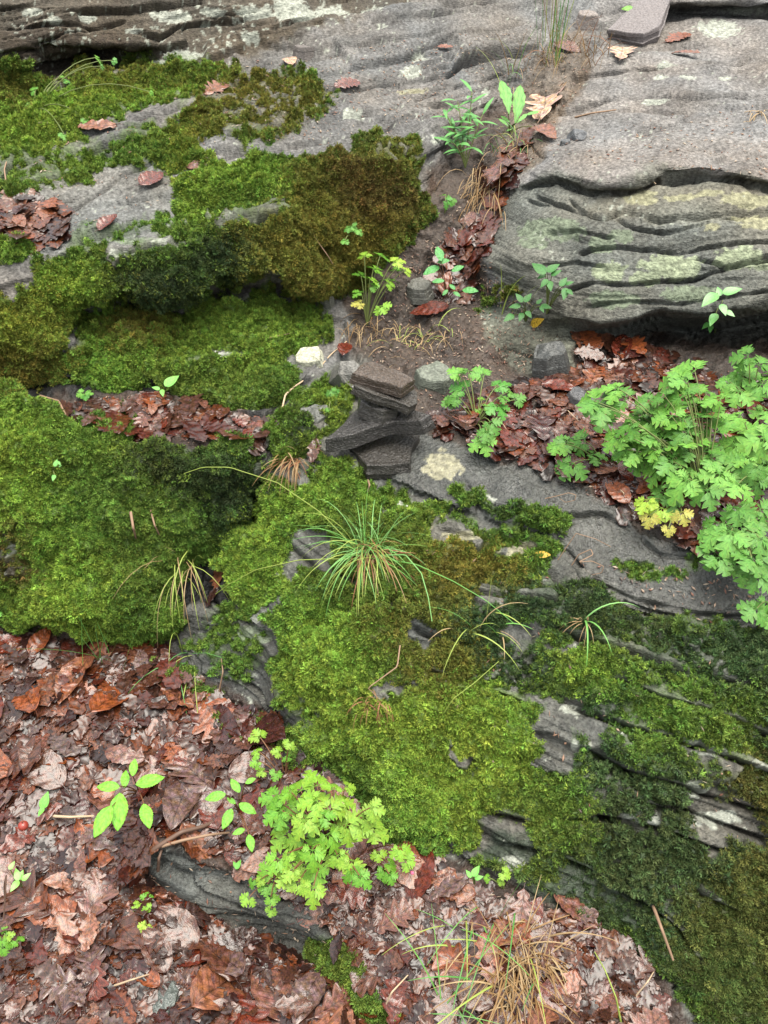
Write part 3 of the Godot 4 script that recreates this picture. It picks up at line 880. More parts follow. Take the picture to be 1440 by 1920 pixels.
# a leaf lying along +Z (unit length), facing +Y. kind: beech, oak, roll, toothed, lance, scrap
func leaf_mesh(kind: String, sd: int, curl := 0.6, bend := 0.3, stalk := true) -> ArrayMesh:
	var r := RandomNumberGenerator.new()
	r.seed = sd
	var nz := noise(2.6, sd, 2)
	var nt := 16
	var ns := 6
	if kind == "oak" or kind == "toothed":
		nt = 36
	var ph := r.randf() * TAU
	var pos: Array = []
	var uv: Array = []
	for k in nt + 1:
		var t := float(k) / nt
		var w := 0.0
		var sweep := 0.0
		match kind:
			"beech", "roll":
				w = 0.27 * pow(sin(PI * pow(t, 0.82)), 0.85)
				w *= 1.0 + 0.05 * sin(t * 70.0)
			"oak":
				w = (0.10 + 0.24 * sin(PI * pow(t, 1.25))) * (0.42 + 0.62 * pow(absf(sin(PI * (t * 4.2 + 0.15))), 0.8))
				w *= smoothstep(0.0, 0.06, t) * smoothstep(1.0, 0.93, t)
				sweep = 0.45
			"toothed":
				w = 0.215 * pow(sin(PI * pow(t, 0.8)), 0.85)
				w += 0.030 * absf(fposmod(t * 11.0, 1.0) - 0.2) * sin(PI * t)
				sweep = 0.12
			"long":
				w = 0.13 * pow(sin(PI * pow(t, 1.3)), 0.8) * (0.8 + 0.25 * absf(sin(t * 16.0)))
			"lance":
				w = 0.085 * pow(sin(PI * pow(t, 0.8)), 0.9)
			"ovate":
				w = 0.25 * pow(sin(PI * pow(t, 0.62)), 0.95)
			"scrap":
				w = 0.30 * pow(sin(PI * t), 0.5) * (0.75 + 0.45 * nz.get_noise_2d(t * 3.0, 5.0))
		for h in ns + 1:
			var s := (float(h) / ns) * 2.0 - 1.0
			var ws := w * (1.0 + (0.35 * nz.get_noise_2d(t * 2.0, s * 3.0 + 9.0) if kind == "scrap" else 0.0))
			var q := s * ws
			var kk := curl * (5.5 if kind == "roll" else 1.9)
			var x := sin(q * kk) / kk if kk > 0.01 else q
			var y := (1.0 - cos(q * kk)) / kk if kk > 0.01 else 0.0
			var zz := t + absf(q) * sweep
			y += bend * (0.25 - (t - 0.5) * (t - 0.5)) * 0.6
			if kind == "beech" or kind == "roll":
				y += 0.010 * sin(TAU * (t * 10.0 - absf(s) * 2.2))
			if kind != "lance" and kind != "ovate":
				y += 0.10 * curl * nz.get_noise_2d(t * 1.4 + ph, s * 1.2)
				x += 0.05 * curl * sin(t * 3.0 + ph)
			pos.append(Vector3(x, y, zz))
			uv.append(Vector2(s * 0.5 + 0.5, t))
	var st := SurfaceTool.new()
	st.begin(Mesh.PRIMITIVE_TRIANGLES)
	st.set_smooth_group(0)
	for k in nt:
		for h in ns:
			var a := k * (ns + 1) + h
			var b := a + ns + 1
			for v in [a, b, b + 1, a, b + 1, a + 1]:
				st.set_uv(uv[v])
				st.add_vertex(pos[v])
	if stalk:
		var mid: Vector3 = pos[ns / 2]
		st.set_uv(Vector2(0.5, 0.0))
		add_tube(st, bez(mid + Vector3(0, 0, 0.03), mid + Vector3(0, 0.01, -0.06), mid + Vector3(0.03, 0.0, -0.16), 3), 0.012, 0.008, 4)
	st.generate_normals()
	st.generate_tangents()
	return st.commit()

# a ferny, divided leaf of herb robert, unit radius, stalk end at the origin, facing +Y, tip along +Z
func divided_leaf(sd: int) -> ArrayMesh:
	var r := RandomNumberGenerator.new()
	r.seed = sd
	var st := SurfaceTool.new()
	st.begin(Mesh.PRIMITIVE_TRIANGLES)
	st.set_smooth_group(0)
	var specs := [[0.0, 1.05, 0.40], [0.98, 0.82, 0.36], [-0.98, 0.82, 0.36], [1.62, 0.46, 0.20], [-1.62, 0.46, 0.20]]
	for sp in specs:
		var ang: float = sp[0] + r.randf_range(-0.18, 0.18)
		var ln: float = sp[1] * r.randf_range(0.8, 1.12)
		var wd: float = sp[2]
		var dir := Vector3(sin(ang), 0, cos(ang))
		var sid := Vector3(cos(ang), 0, -sin(ang))
		var stem0 := 0.14
		var lift := r.randf_range(-0.22, 0.14)
		var dro := r.randf_range(0.05, 0.40)
		var nt := 40
		var rows: Array = []
		for k in nt + 1:
			var t := float(k) / nt
			var env := pow(sin(PI * pow(lerpf(0.10, 1.0, t), 0.72)), 0.8)
			var lobe := pow(absf(sin(PI * (t * 2.7 + 0.16))), 0.75)
			var teeth := 0.88 + 0.12 * absf(sin(PI * (t * 8.1 + 0.45)))
			var w := wd * env * (0.26 + 0.90 * lobe) * teeth
			if t < 0.05:
				w *= t / 0.05
			var row: Array = []
			for h in 5:
				var s := (h - 2) / 2.0
				var q := s * w
				var rr := stem0 + t * (ln - stem0) + absf(q) * 0.58
				var p := dir * rr + sid * q
				p.y = lift * rr - dro * rr * rr + absf(q) * 0.30 - 0.5 * q * q
				row.append(p)
			rows.append(row)
		for k in nt:
			for h in 4:
				for e in [[0, 0], [1, 0], [1, 1], [0, 0], [1, 1], [0, 1]]:
					st.set_uv(Vector2((h + e[1]) / 4.0, float(k + e[0]) / nt))
					st.add_vertex(rows[k + e[0]][h + e[1]])
		add_tube(st, PackedVector3Array([Vector3.ZERO, dir * 0.1 + Vector3(0, lift * 0.1, 0), dir * 0.3 + Vector3(0, lift * 0.3 - 0.016, 0)]), 0.018, 0.012, 4)
	st.generate_normals()
	return st.commit()

# a broken slab: outline (metres, x and z), thickness, layered ragged sides
func slab(outline: Array, thick: float, sd: int, rag := 0.06, dome := 0.10, taper := 0.05) -> ArrayMesh:
	var r := RandomNumberGenerator.new()
	r.seed = sd
	var poly := poly_to_pts(outline)
	var area := 0.0
	var cen := Vector2.ZERO
	for v in poly:
		cen += v
	cen /= poly.size()
	for k in poly.size():
		area += poly[k].cross(poly[(k + 1) % poly.size()])
	if area < 0:
		poly.reverse()
	var per := 0.0
	for k in poly.size():
		per += poly[k].distance_to(poly[(k + 1) % poly.size()])
	var ring := PackedVector2Array()
	for k in poly.size():
		var a := poly[k]
		var b := poly[(k + 1) % poly.size()]
		var c := maxi(2, int(a.distance_to(b) / per * 46.0))
		for q in c:
			ring.append(a.lerp(b, float(q) / c))
	var size := per / 4.0
	var nz := noise(1.3 / size, sd, 2)
	var nf := noise(3.2 / size, sd + 3, 2, FastNoiseLite.TYPE_CELLULAR)
	var lay: Array = []
	var heights := [-0.5, -0.45, -0.12, -0.08, 0.2, 0.24, 0.45, 0.5]
	var off: Array = []
	for k in heights.size():
		off.append(r.randf_range(-0.35, 0.3))
	off[0] = -1.0
	off[7] = -0.5
	var rings: Array = []
	for k in heights.size():
		var row := PackedVector3Array()
		for v in ring:
			var dirv := (v - cen).normalized()
			var o: float = off[k] * rag * size * 0.5 + nz.get_noise_3d(v.x, heights[k] * thick * 1.2, v.y) * rag * size * 0.45 + nf.get_noise_3d(v.x, heights[k] * thick * 3.0, v.y) * rag * size * 0.45
			var q: Vector2 = cen + (v + dirv * o - cen) * (1.0 + taper * (-heights[k]))
			row.append(Vector3(q.x, heights[k] * thick + nz.get_noise_2d(v.x * 0.6, v.y * 0.6) * thick * 0.12, q.y))
		rings.append(row)
	var caps: Array = []
	for c in 2:
		var base: PackedVector3Array = rings[7] if c == 0 else rings[0]
		var list: Array = [base]
		for f in [0.84, 0.62, 0.36, 0.14]:
			var row := PackedVector3Array()
			for v in base:
				var q := Vector3(cen.x, v.y, cen.y).lerp(v, f)
				var hh: float = heights[7 if c == 0 else 0] * thick
				q.y = lerpf(hh, v.y, f) + (nz.get_noise_2d(q.x, q.z) * dome + nf.get_noise_2d(q.x, q.z) * dome * 0.35) * thick * (1.0 - f * f * 0.6) + (dome * thick * (1.0 - f) if c == 0 else 0.0)
				row.append(q)
			list.append(row)
		caps.append(list)
	var st := SurfaceTool.new()
	st.begin(Mesh.PRIMITIVE_TRIANGLES)
	st.set_smooth_group(-1)
	var n := ring.size()
	var quad := func(a, b, c, d):
		for v in [a, b, c, a, c, d]:
			st.add_vertex(v)
	for k in heights.size() - 1:
		for s in n:
			var s2 := (s + 1) % n
			quad.call(rings[k][s], rings[k][s2], rings[k + 1][s2], rings[k + 1][s])
	for c in 2:
		var list: Array = caps[c]
		for k in list.size() - 1:
			for s in n:
				var s2 := (s + 1) % n
				if c == 0:
					quad.call(list[k][s], list[k][s2], list[k + 1][s2], list[k + 1][s])
				else:
					quad.call(list[k][s2], list[k][s], list[k + 1][s], list[k + 1][s2])
		var last: PackedVector3Array = list[4]
		var mid := Vector3.ZERO
		for v in last:
			mid += v
		mid /= n
		for s in n:
			var s2 := (s + 1) % n
			for v in ([last[s], last[s2], mid] if c == 0 else [last[s2], last[s], mid]):
				st.add_vertex(v)
	st.generate_normals()
	return st.commit()

# ---------------------------------------------------------------- the rocks, cut out of the sheet
const ROCK_INFO := {
	0: ["forest_floor", "", ""], 1: ["soil", "", ""],
	2: ["lichened_ledge", "dark broken rock ledge crusted with white lichen, above the upper mossy slab", "rock"],
	3: ["sloping_rock_ledge", "broad sloping grey rock ledge with green and brown moss draped over its overhanging edge", "rock"],
	4: ["mossy_rock_shelf", "low bright mossy rock shelf under the overhang, behind the leaf-strewn ledge", "rock"],
	5: ["mossy_boulder", "big rounded boulder wholly covered in thick green moss above the leaf litter", "boulder"],
	6: ["mossy_outcrop", "wide front outcrop with feathery moss and grey rock, cairn and grass tuft growing on it", "rock"],
	7: ["wet_slab", "smooth dark wet slate slab sloping away from the foot of the cairn", "rock"],
	8: ["flat_rock_slab", "pale dry stepped rock slab on top of the cracked rock face", "rock"],
	9: ["cracked_rock_face", "grey-green cracked rock face with round pale lichen patches and a dark hollow beneath", "rock"],
	10: ["low_rock_step", "low dark rock step with a mossy end, half buried in wet leaf litter", "rock"],
	12: ["grey_stone", "greyish stone wedged between the rounded mossy boulder and the front outcrop", "rock"]}

var rock_nodes := {}
func build_rocks() -> void:
	tex_a = grey_noise(0.05, 3, 0.42, 1.0, 5)
	tex_n = bump_noise(0.06, 4, 12.0, 4)
	var dry := rock_material(0.72, 1.0, 0.9, 0.35)
	var damp := rock_material(0.45, 0.95, 0.8, 0.45)
	var wet := rock_material(0.30, 0.75, 0.7, 0.5)
	var mats := {0: damp, 1: damp, 2: dry, 3: dry, 4: damp, 5: damp, 6: damp, 7: wet, 8: dry, 9: dry, 10: damp, 12: damp}
	for id in ROCK_INFO:
		var info: Array = ROCK_INFO[id]
		var remap := PackedInt32Array()
		remap.resize(NX * NY)
		remap.fill(-1)
		var vs := PackedVector3Array()
		var nn := PackedVector3Array()
		var cc := PackedColorArray()
		var ii := PackedInt32Array()
		for j in NY - 1:
			for i in NX - 1:
				var k := j * NX + i
				if TID[k] != id:
					continue
				for q in [k, k + 1, k + NX, k + NX + 1]:
					if remap[q] < 0:
						remap[q] = vs.size()
						vs.append(P[q])
						nn.append(N[q])
						cc.append(VC[q])
				ii.append_array([remap[k], remap[k + 1], remap[k + NX], remap[k + 1], remap[k + NX + 1], remap[k + NX]])
		if vs.is_empty():
			continue
		var lo := Vector3.INF
		var cen := Vector3.ZERO
		for v in vs:
			cen += v
			lo = lo.min(v)
		cen /= vs.size()
		var org := Vector3(cen.x, lo.y, cen.z)
		for q in vs.size():
			vs[q] -= org
		var arr := []
		arr.resize(Mesh.ARRAY_MAX)
		arr[Mesh.ARRAY_VERTEX] = vs
		arr[Mesh.ARRAY_NORMAL] = nn
		arr[Mesh.ARRAY_COLOR] = cc
		arr[Mesh.ARRAY_INDEX] = ii
		var am := ArrayMesh.new()
		am.add_surface_from_arrays(Mesh.PRIMITIVE_TRIANGLES, arr)
		var o: Node3D
		if info[1] == "":
			var mi := MeshInstance3D.new()
			mi.name = info[0]
			mi.mesh = am
			mi.material_override = mats[id]
			mi.set_meta("kind", "structure")
			add_child(mi)
			mi.position = org
			o = mi
		else:
			o = thing(info[0], info[1], info[2], org)
			part(o, "stone", am, mats[id])
		rock_nodes[id] = o

func sprig_mesh(sd: int, shoots: int, spread: float, ln: float) -> ArrayMesh:
	var r := RandomNumberGenerator.new()
	r.seed = sd
	var st := SurfaceTool.new()
	st.begin(Mesh.PRIMITIVE_TRIANGLES)
	st.set_smooth_group(0)
	for k in shoots:
		var an := TAU * (k + r.randf() * 0.7) / shoots
		var out := Vector3(cos(an), 0, sin(an))
		var side := Vector3(-sin(an), 0, cos(an))
		var l := ln * r.randf_range(0.65, 1.2)
		var sp := spread * r.randf_range(0.5, 1.3)
		var a := out * 0.15 * r.randf()
		var b := a + Vector3(0, l * 0.55, 0) + out * sp * 0.35
		var c := a + Vector3(0, l * r.randf_range(0.7, 0.95), 0) + out * sp
		var w := 0.13 * r.randf_range(0.8, 1.3)
		# stem leaf as a narrow diamond, and four short leaflets along it
		for v in [a, b - side * w, c, a, c, b + side * w]:
			st.add_vertex(v)
		for e in 2:
			var m := a.lerp(b, 0.5 + 0.5 * e) if e == 0 else b.lerp(c, 0.35)
			for sgn in [-1.0, 1.0]:
				var tip: Vector3 = m + side * sgn * 0.30 + (c - b) * 0.5 + Vector3(0, 0.05, 0)
				for v in [m, m + (c - b) * 0.35, tip]:
					st.add_vertex(v)
	st.generate_normals()
	return st.commit()

func build_moss() -> void:
	var mat := StandardMaterial3D.new()
	mat.vertex_color_use_as_albedo = true
	mat.roughness = 0.75
	mat.metallic_specular = 0.25
	mat.cull_mode = BaseMaterial3D.CULL_DISABLED
	mat.backlight_enabled = true
	mat.backlight = Color(0.10, 0.13, 0.02)
	var mesh := sprig_mesh(5, 7, 0.75, 1.0)
	var bufs := {}
	var r := RandomNumberGenerator.new()
	r.seed = 99
	var clump := noise(60.0, 61, 2)
	for j in NY - 1:
		for i in NX - 1:
			var k := j * NX + i
			var m := MOSS[k]
			if m < 0.08:
				continue
			var e1 := P[k + 1] - P[k]
			var e2 := P[k + NX] - P[k]
			var area := e1.cross(e2).length()
			var id := TID[k]
			var cnt := area * 145000.0 * (0.25 + 0.75 * m)
			var num := int(cnt + r.randf())
			if num <= 0:
				continue
			if not bufs.has(id):
				bufs[id] = PackedFloat32Array()
			var buf: PackedFloat32Array = bufs[id]
			for q in num:
				var p := P[k] + e1 * r.randf() + e2 * r.randf()
				var n := N[k]
				var cl := clump.get_noise_3dv(p)
				var up := (n * 1.0 + Vector3(r.randf_range(-.45, .45), r.randf_range(-.6, .2), r.randf_range(-.45, .45))).normalized()
				var t := up.cross(Vector3(r.randf_range(-1, 1), r.randf_range(-1, 1), r.randf_range(-1, 1))).normalized()
				var b := up.cross(t)
				var s := 0.0047 * r.randf_range(0.6, 1.45) * (0.55 + 0.45 * m) * (1.0 + 0.5 * cl)
				p += n * (0.003 * cl - 0.001)
				p -= rock_nodes[id].position
				var jj := clampi(j + int(r.randfn(0, 7)), 0, NY - 2)
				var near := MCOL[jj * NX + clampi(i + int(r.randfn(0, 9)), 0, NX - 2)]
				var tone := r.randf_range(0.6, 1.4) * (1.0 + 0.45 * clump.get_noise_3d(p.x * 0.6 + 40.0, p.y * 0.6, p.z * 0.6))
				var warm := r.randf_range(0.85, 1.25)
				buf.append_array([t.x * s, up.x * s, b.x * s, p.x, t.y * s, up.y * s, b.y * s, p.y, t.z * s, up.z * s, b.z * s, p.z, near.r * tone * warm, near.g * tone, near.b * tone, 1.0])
			bufs[id] = buf
	var total := 0
	for id in bufs:
		var mm := MultiMesh.new()
		mm.transform_format = MultiMesh.TRANSFORM_3D
		mm.use_colors = true
		mm.mesh = mesh
		mm.instance_count = bufs[id].size() / 16
		mm.buffer = bufs[id]
		total += mm.instance_count
		var o := MultiMeshInstance3D.new()
		o.name = "moss"
		o.multimesh = mm
		o.material_override = mat
		o.set_meta("kind", "stuff")
		rock_nodes[id].add_child(o)
	print("moss sprigs ", total)

func build_hillside() -> void:
	# the wooded slope that goes on around and behind the outcrop
	var st := SurfaceTool.new()
	st.begin(Mesh.PRIMITIVE_TRIANGLES)
	st.set_smooth_group(0)
	var nz := noise(0.5, 81, 4)
	var h := func(x: float, z: float) -> float:
		var y := 0.0
		if z > -0.8:
			y = -0.06 - 0.05 * maxf(0.0, z + 0.8)
		elif z > -2.2:
			y = -0.06 + (-0.8 - z) * 0.50
		else:
			y = 0.64 + (-2.2 - z) * 0.30
		var inside := smoothstep(0.6, 1.6, absf(x)) + smoothstep(-2.6, -3.4, z) + smoothstep(0.1, 0.8, z)
		return y - 0.16 + nz.get_noise_2d(x, z) * 0.35 * minf(1.0, inside)
	var gx: Array = []
	for k in range(-30, 31):
		gx.append(signf(k) * pow(absf(k) / 30.0, 2.2) * 40.0)
	var gz: Array = []
	for k in range(-30, 31):
		gz.append(-1.2 + signf(k) * pow(absf(k) / 30.0, 2.2) * 40.0)
	for b in gz.size() - 1:
		for a in gx.size() - 1:
			var q := []
			for c in [[a, b], [a + 1, b], [a + 1, b + 1], [a, b + 1]]:
				q.append(Vector3(gx[c[0]], h.call(gx[c[0]], gz[c[1]]), gz[c[1]]))
			for v in [q[0], q[1], q[2], q[0], q[2], q[3]]:
				st.add_vertex(v)
	st.generate_normals()
	var m := plain([0.09, 0.06, 0.04], 0.8)
	m.albedo_texture = tex_a
	m.uv1_triplanar = true
	m.uv1_world_triplanar = true
	m.uv1_scale = Vector3(3, 3, 3)
	m.normal_enabled = true
	m.normal_texture = tex_n
	var o := MeshInstance3D.new()
	o.name = "hillside"
	o.mesh = st.commit()
	o.material_override = m
	o.set_meta("kind", "structure")
	add_child(o)

# ---------------------------------------------------------------- stones
func at_z(px: float, py: float, z: float) -> Vector3:
	var d := ray(px, py)
	return CAM + d * ((z - CAM.z) / d.z)

func stone_material(c: Array, lo: float, hi: float, bump := 0.8) -> StandardMaterial3D:
	var m := rock_material(lo, hi, bump)
	m.vertex_color_use_as_albedo = false
	m.albedo_color = Color(c[0] * 1.25, c[1] * 1.25, c[2] * 1.25).linear_to_srgb()
	m.uv1_scale = Vector3(6, 14, 6)
	return m

func build_cairn() -> void:
	var g: Vector3 = ground(716, 888)[0]
	var zc := g.z - 0.034
	var s := depth_of(g) / FPX
	var grp := "flat stones stacked in the cairn"
	# top-face centre px, py, z shift, thickness m, tilt about z (left down +), tilt about x, outline px, colour, label
	var list := [
		[716, 838, 0.0, .026, 2.0, 4.0, [-66,-12, -45,36, -31,58, 10,60, 53,54, 58,12, 76,-36, 58,-64, -40,-62], [0.042,0.037,0.032], "broad flat bottom stone of the cairn resting on the mossy outcrop"],
		[700, 784, -.012, .024, 10.0, 3.0, [-94,46, -60,-2, -28,-60, 16,-62, 60,-40, 78,-14, 112,14, 92,34, 40,22, 16,26, -42,48], [0.047,0.043,0.041], "widest stone of the cairn with a pointed wing, second from the bottom"],
		[714, 755, -.014, .026, -10.0, 4.0, [-40,-36, 20,-42, 40,-16, 34,18, 8,30, -20,20, -40,2], [0.068,0.062,0.055], "small wedge stone in the middle of the cairn between two wider stones"],
		[725, 732, -.010, .015, -17.0, 6.0, [-64,14, -54,-28, 10,-50, 46,-46, 62,-20, 62,12, 48,34, 20,28, -20,24], [0.052,0.045,0.038], "slanting stone just under the rusty top stone of the cairn"],
		[718, 699, -.020, .018, -9.0, 8.0, [-58,14, -36,-28, -17,-37, 43,-10, 62,2, 36,38, -10,30, -47,20], [0.085,0.060,0.044], "rusty brown topmost stone of the cairn"]]
	for k in list.size():
		var a: Array = list[k]
		var top := at_z(a[0], a[1], zc + a[2])
		var out: Array = []
		for v in a[6]:
			out.append(v * s)
		var b := Basis(Vector3(0, 0, 1), deg_to_rad(a[4])) * Basis(Vector3(1, 0, 0), deg_to_rad(a[5]))
		var t := thing("cairn_stone", a[8], "stone", top - b.y * float(a[3]), grp)
		part(t, "stone", slab(out, a[3], 300 + k * 7, 0.085, 0.12), stone_material(a[7], 0.14, 0.5, 1.0), Transform3D(b, b.y * float(a[3]) * 0.5))

func build_stones() -> void:
	# px, py, width px, depth px (along the ground), thickness m, yaw, pitch x, roll z, colour, roughness, name, label
	var list := [
		[1200, 60, 120, 100, .030, 0, 22, 9, [0.19,0.165,0.165], .7, "tilted_slab", "tilted flat grey-purple slab with a dark underside lying on the dry rock", [-68,24, -8,-60, 66,-66, 26,40, -6,58]],
		[1100, 48, 55, 60, .04, 0, 10, 0, [0.28,0.24,0.22], .8, "rock_piece", "small pale rock piece beside the tilted slab, among dry grass"],
		[1083, 262, 38, 40, .020, -30, 20, -25, [0.10,0.105,0.115], .6, "slate_chip", "bluish dark slate chip lying on the flat rock slab"],
		[1060, 274, 26, 22, .012, 10, 5, 5, [0.09,0.095,0.10], .6, "slate_chip", "little slate flake touching the bluish slate chip"],
		[580, 672, 66, 60, .025, -8, 18, 4, [0.52,0.52,0.40], .85, "pale_stone", "cream-white stone at the right end of the mossy shelf"],
		[611, 545, 26, 30, .05, 20, 30, 10, [0.26,0.26,0.22], .8, "stone_shard", "small triangular grey shard against the brown moss"],
		[1032, 692, 90, 80, .07, -14, 6, 10, [0.085,0.088,0.085], .5, "wedge_stone", "dark wedge-shaped stone beside wet red leaves in the hollow"],
		[1086, 756, 50, 70, .04, 30, 12, -6, [0.10,0.10,0.105], .5, "grey_rock", "bare grey rock poking out of the litter beside the leafy green clump"],
		[570, 92, 42, 40, .03, 0, 0, 0, [0.15,0.13,0.12], .8, "round_stone", "small rounded brown-grey stone on the rock below the white-lichened ledge"],
		[26, 1712, 54, 62, .018, -18, -4, 3, [0.17,0.18,0.17], .45, "flat_stone", "flat light grey stone sunk in the leaf litter"],
		[316, 1878, 56, 78, .022, -25, 0, 6, [0.10,0.115,0.105], .4, "dark_pebble", "dark green-grey wet stone among big wet leaves"],
		[815, 722, 80, 80, .05, -12, 8, 0, [0.17,0.19,0.15], .75, "lichened_rock", "pale greenish rough rock beside the cairn"],
		[785, 548, 60, 60, .03, -20, 10, 4, [0.15,0.15,0.13], .7, "bank_stone", "small grey stone in the soil bank above the ribbed leaf"],
		[590, 782, 80, 60, .025, 4, 14, 6, [0.13,0.135,0.12], .6, "bare_stone", "bare flat stone showing through green moss next to the cairn"],
		[660, 730, 60, 90, .05, 60, 34, 30, [0.17,0.165,0.15], .6, "leaning_slab", "grey slab leaning behind the cairn on its mossy side"]]
	for k in list.size():
		var a: Array = list[k]
		var gg := ground(a[0], a[1])
		var p: Vector3 = gg[0]
		var s := depth_of(p) / FPX
		var r := RandomNumberGenerator.new()
		r.seed = 500 + k
		var out: Array = []
		for v in (a[12] if a.size() > 12 else []):
			out.append(v * s)
		for q in (0 if a.size() > 12 else 8):
			var an := TAU * (q + r.randf_range(-0.25, 0.25)) / 8.0
			var rr := r.randf_range(0.40, 0.56)
			out.append(cos(an) * rr * a[2] * s)
			out.append(sin(an) * rr * a[3] * s)
		var b := Basis(Vector3(0, 1, 0), deg_to_rad(a[5])) * Basis(Vector3(1, 0, 0), deg_to_rad(a[6])) * Basis(Vector3(0, 0, 1), deg_to_rad(a[7]))
		var t := thing(a[10], a[11], "stone", p)
		part(t, "stone", slab(out, a[4], 900 + k, 0.10, 0.14 if a.size() < 13 else 0.1, 0.28 if a.size() < 13 else 0.0), stone_material(a[8], a[9] * 0.6, a[9]), Transform3D(b, Vector3(0, a[4] * (0.02 if a.size() < 13 else 0.75), 0)))
	# a round dark-red fruit on the litter
	var g: Vector3 = ground(48, 1556)[0]
	var f := thing("red_fruit", "small round dark red fruit lying on the leaf litter", "fruit", g)
	var sp := SphereMesh.new()
	sp.radius = 0.0065
	sp.height = 0.0125
	sp.radial_segments = 20
	sp.rings = 12
	part(f, "flesh", sp, plain([0.20, 0.03, 0.02], 0.3), Transform3D(Basis(), Vector3(0, 0.006, 0)))
	part(f, "stalk", tube(bez(Vector3(0, 0.012, 0), Vector3(0.001, 0.016, 0), Vector3(0.005, 0.018, 0.002), 3), 0.0006, 0.0005, 4), plain([0.1, 0.06, 0.03], 0.6))

# ---------------------------------------------------------------- fallen leaves
const LCOL := {"tan": [0.200, 0.081, 0.046], "orange": [0.200, 0.058, 0.021], "brown": [0.087, 0.034, 0.021], "dark": [0.035, 0.016, 0.013], "pink": [0.146, 0.065, 0.049], "red": [0.117, 0.025, 0.014], "grey": [0.117, 0.071, 0.064], "pale": [0.475, 0.332, 0.257], "yellow": [0.494, 0.342, 0.033], "green": [0.123, 0.323, 0.038], "maroon": [0.050, 0.016, 0.014]}
var lmats := {}
var lmesh := {}
func leaf_mat(c: String) -> StandardMaterial3D:
	if not lmats.has(c):
		lmats[c] = litter_material(LCOL[c], {"dark": 0.22, "maroon": 0.22, "grey": 0.23, "pink": 0.27, "red": 0.22, "brown": 0.24, "pale": 0.5, "tan": 0.30, "orange": 0.30}.get(c, 0.45))
	return lmats[c]

func leaf_of(kind: String, k: int) -> ArrayMesh:
	var key := kind + str(k)
	if not lmesh.has(key):
		lmesh[key] = leaf_mesh(kind, 40 + k * 13 + kind.length(), [0.28, 0.5, 0.18, 0.38][k % 4], [0.15, 0.3, -0.1, 0.2][(k / 2) % 4])
	return lmesh[key]

# pose of a leaf of the given length in photo pixels, its tip pointing along the picture angle, lying on the ground
func lay(px: float, py: float, len_px: float, ang: float, up_mix: float, jit: float, lift: float) -> Transform3D:
	var gg := ground(px, py)
	var p: Vector3 = gg[0]
	var n: Vector3 = gg[1]
	n = (n * (1.0 - up_mix) + Vector3.UP * up_mix + Vector3(rng.randf_range(-jit, jit), 0, rng.randf_range(-jit, jit))).normalized()
	p += n * lift
	var d := Vector2(cos(ang), sin(ang))
	var a := on_plane(px - d.x * len_px * 0.5, py - d.y * len_px * 0.5, p, n)
	var b := on_plane(px + d.x * len_px * 0.5, py + d.y * len_px * 0.5, p, n)
	var z := (b - a)
	var nominal := len_px * depth_of(p) / FPX
	var sc := clampf(z.length(), nominal * 0.9, nominal * 1.35)
	z = z.normalized()
	var x := n.cross(z).normalized()
	return Transform3D(Basis(x * sc, n * sc, z * sc), p - z * sc * 0.5)

func fallen(called: String, label: String, kind: String, v: int, col: String, x: Transform3D, group := "") -> void:
	var o := MeshInstance3D.new()
	o.name = numbered(called)
	o.mesh = leaf_of(kind, v)
	o.material_override = leaf_mat(col)
	add_child(o)
	o.transform = x
	tag(o, label, "leaf", group)

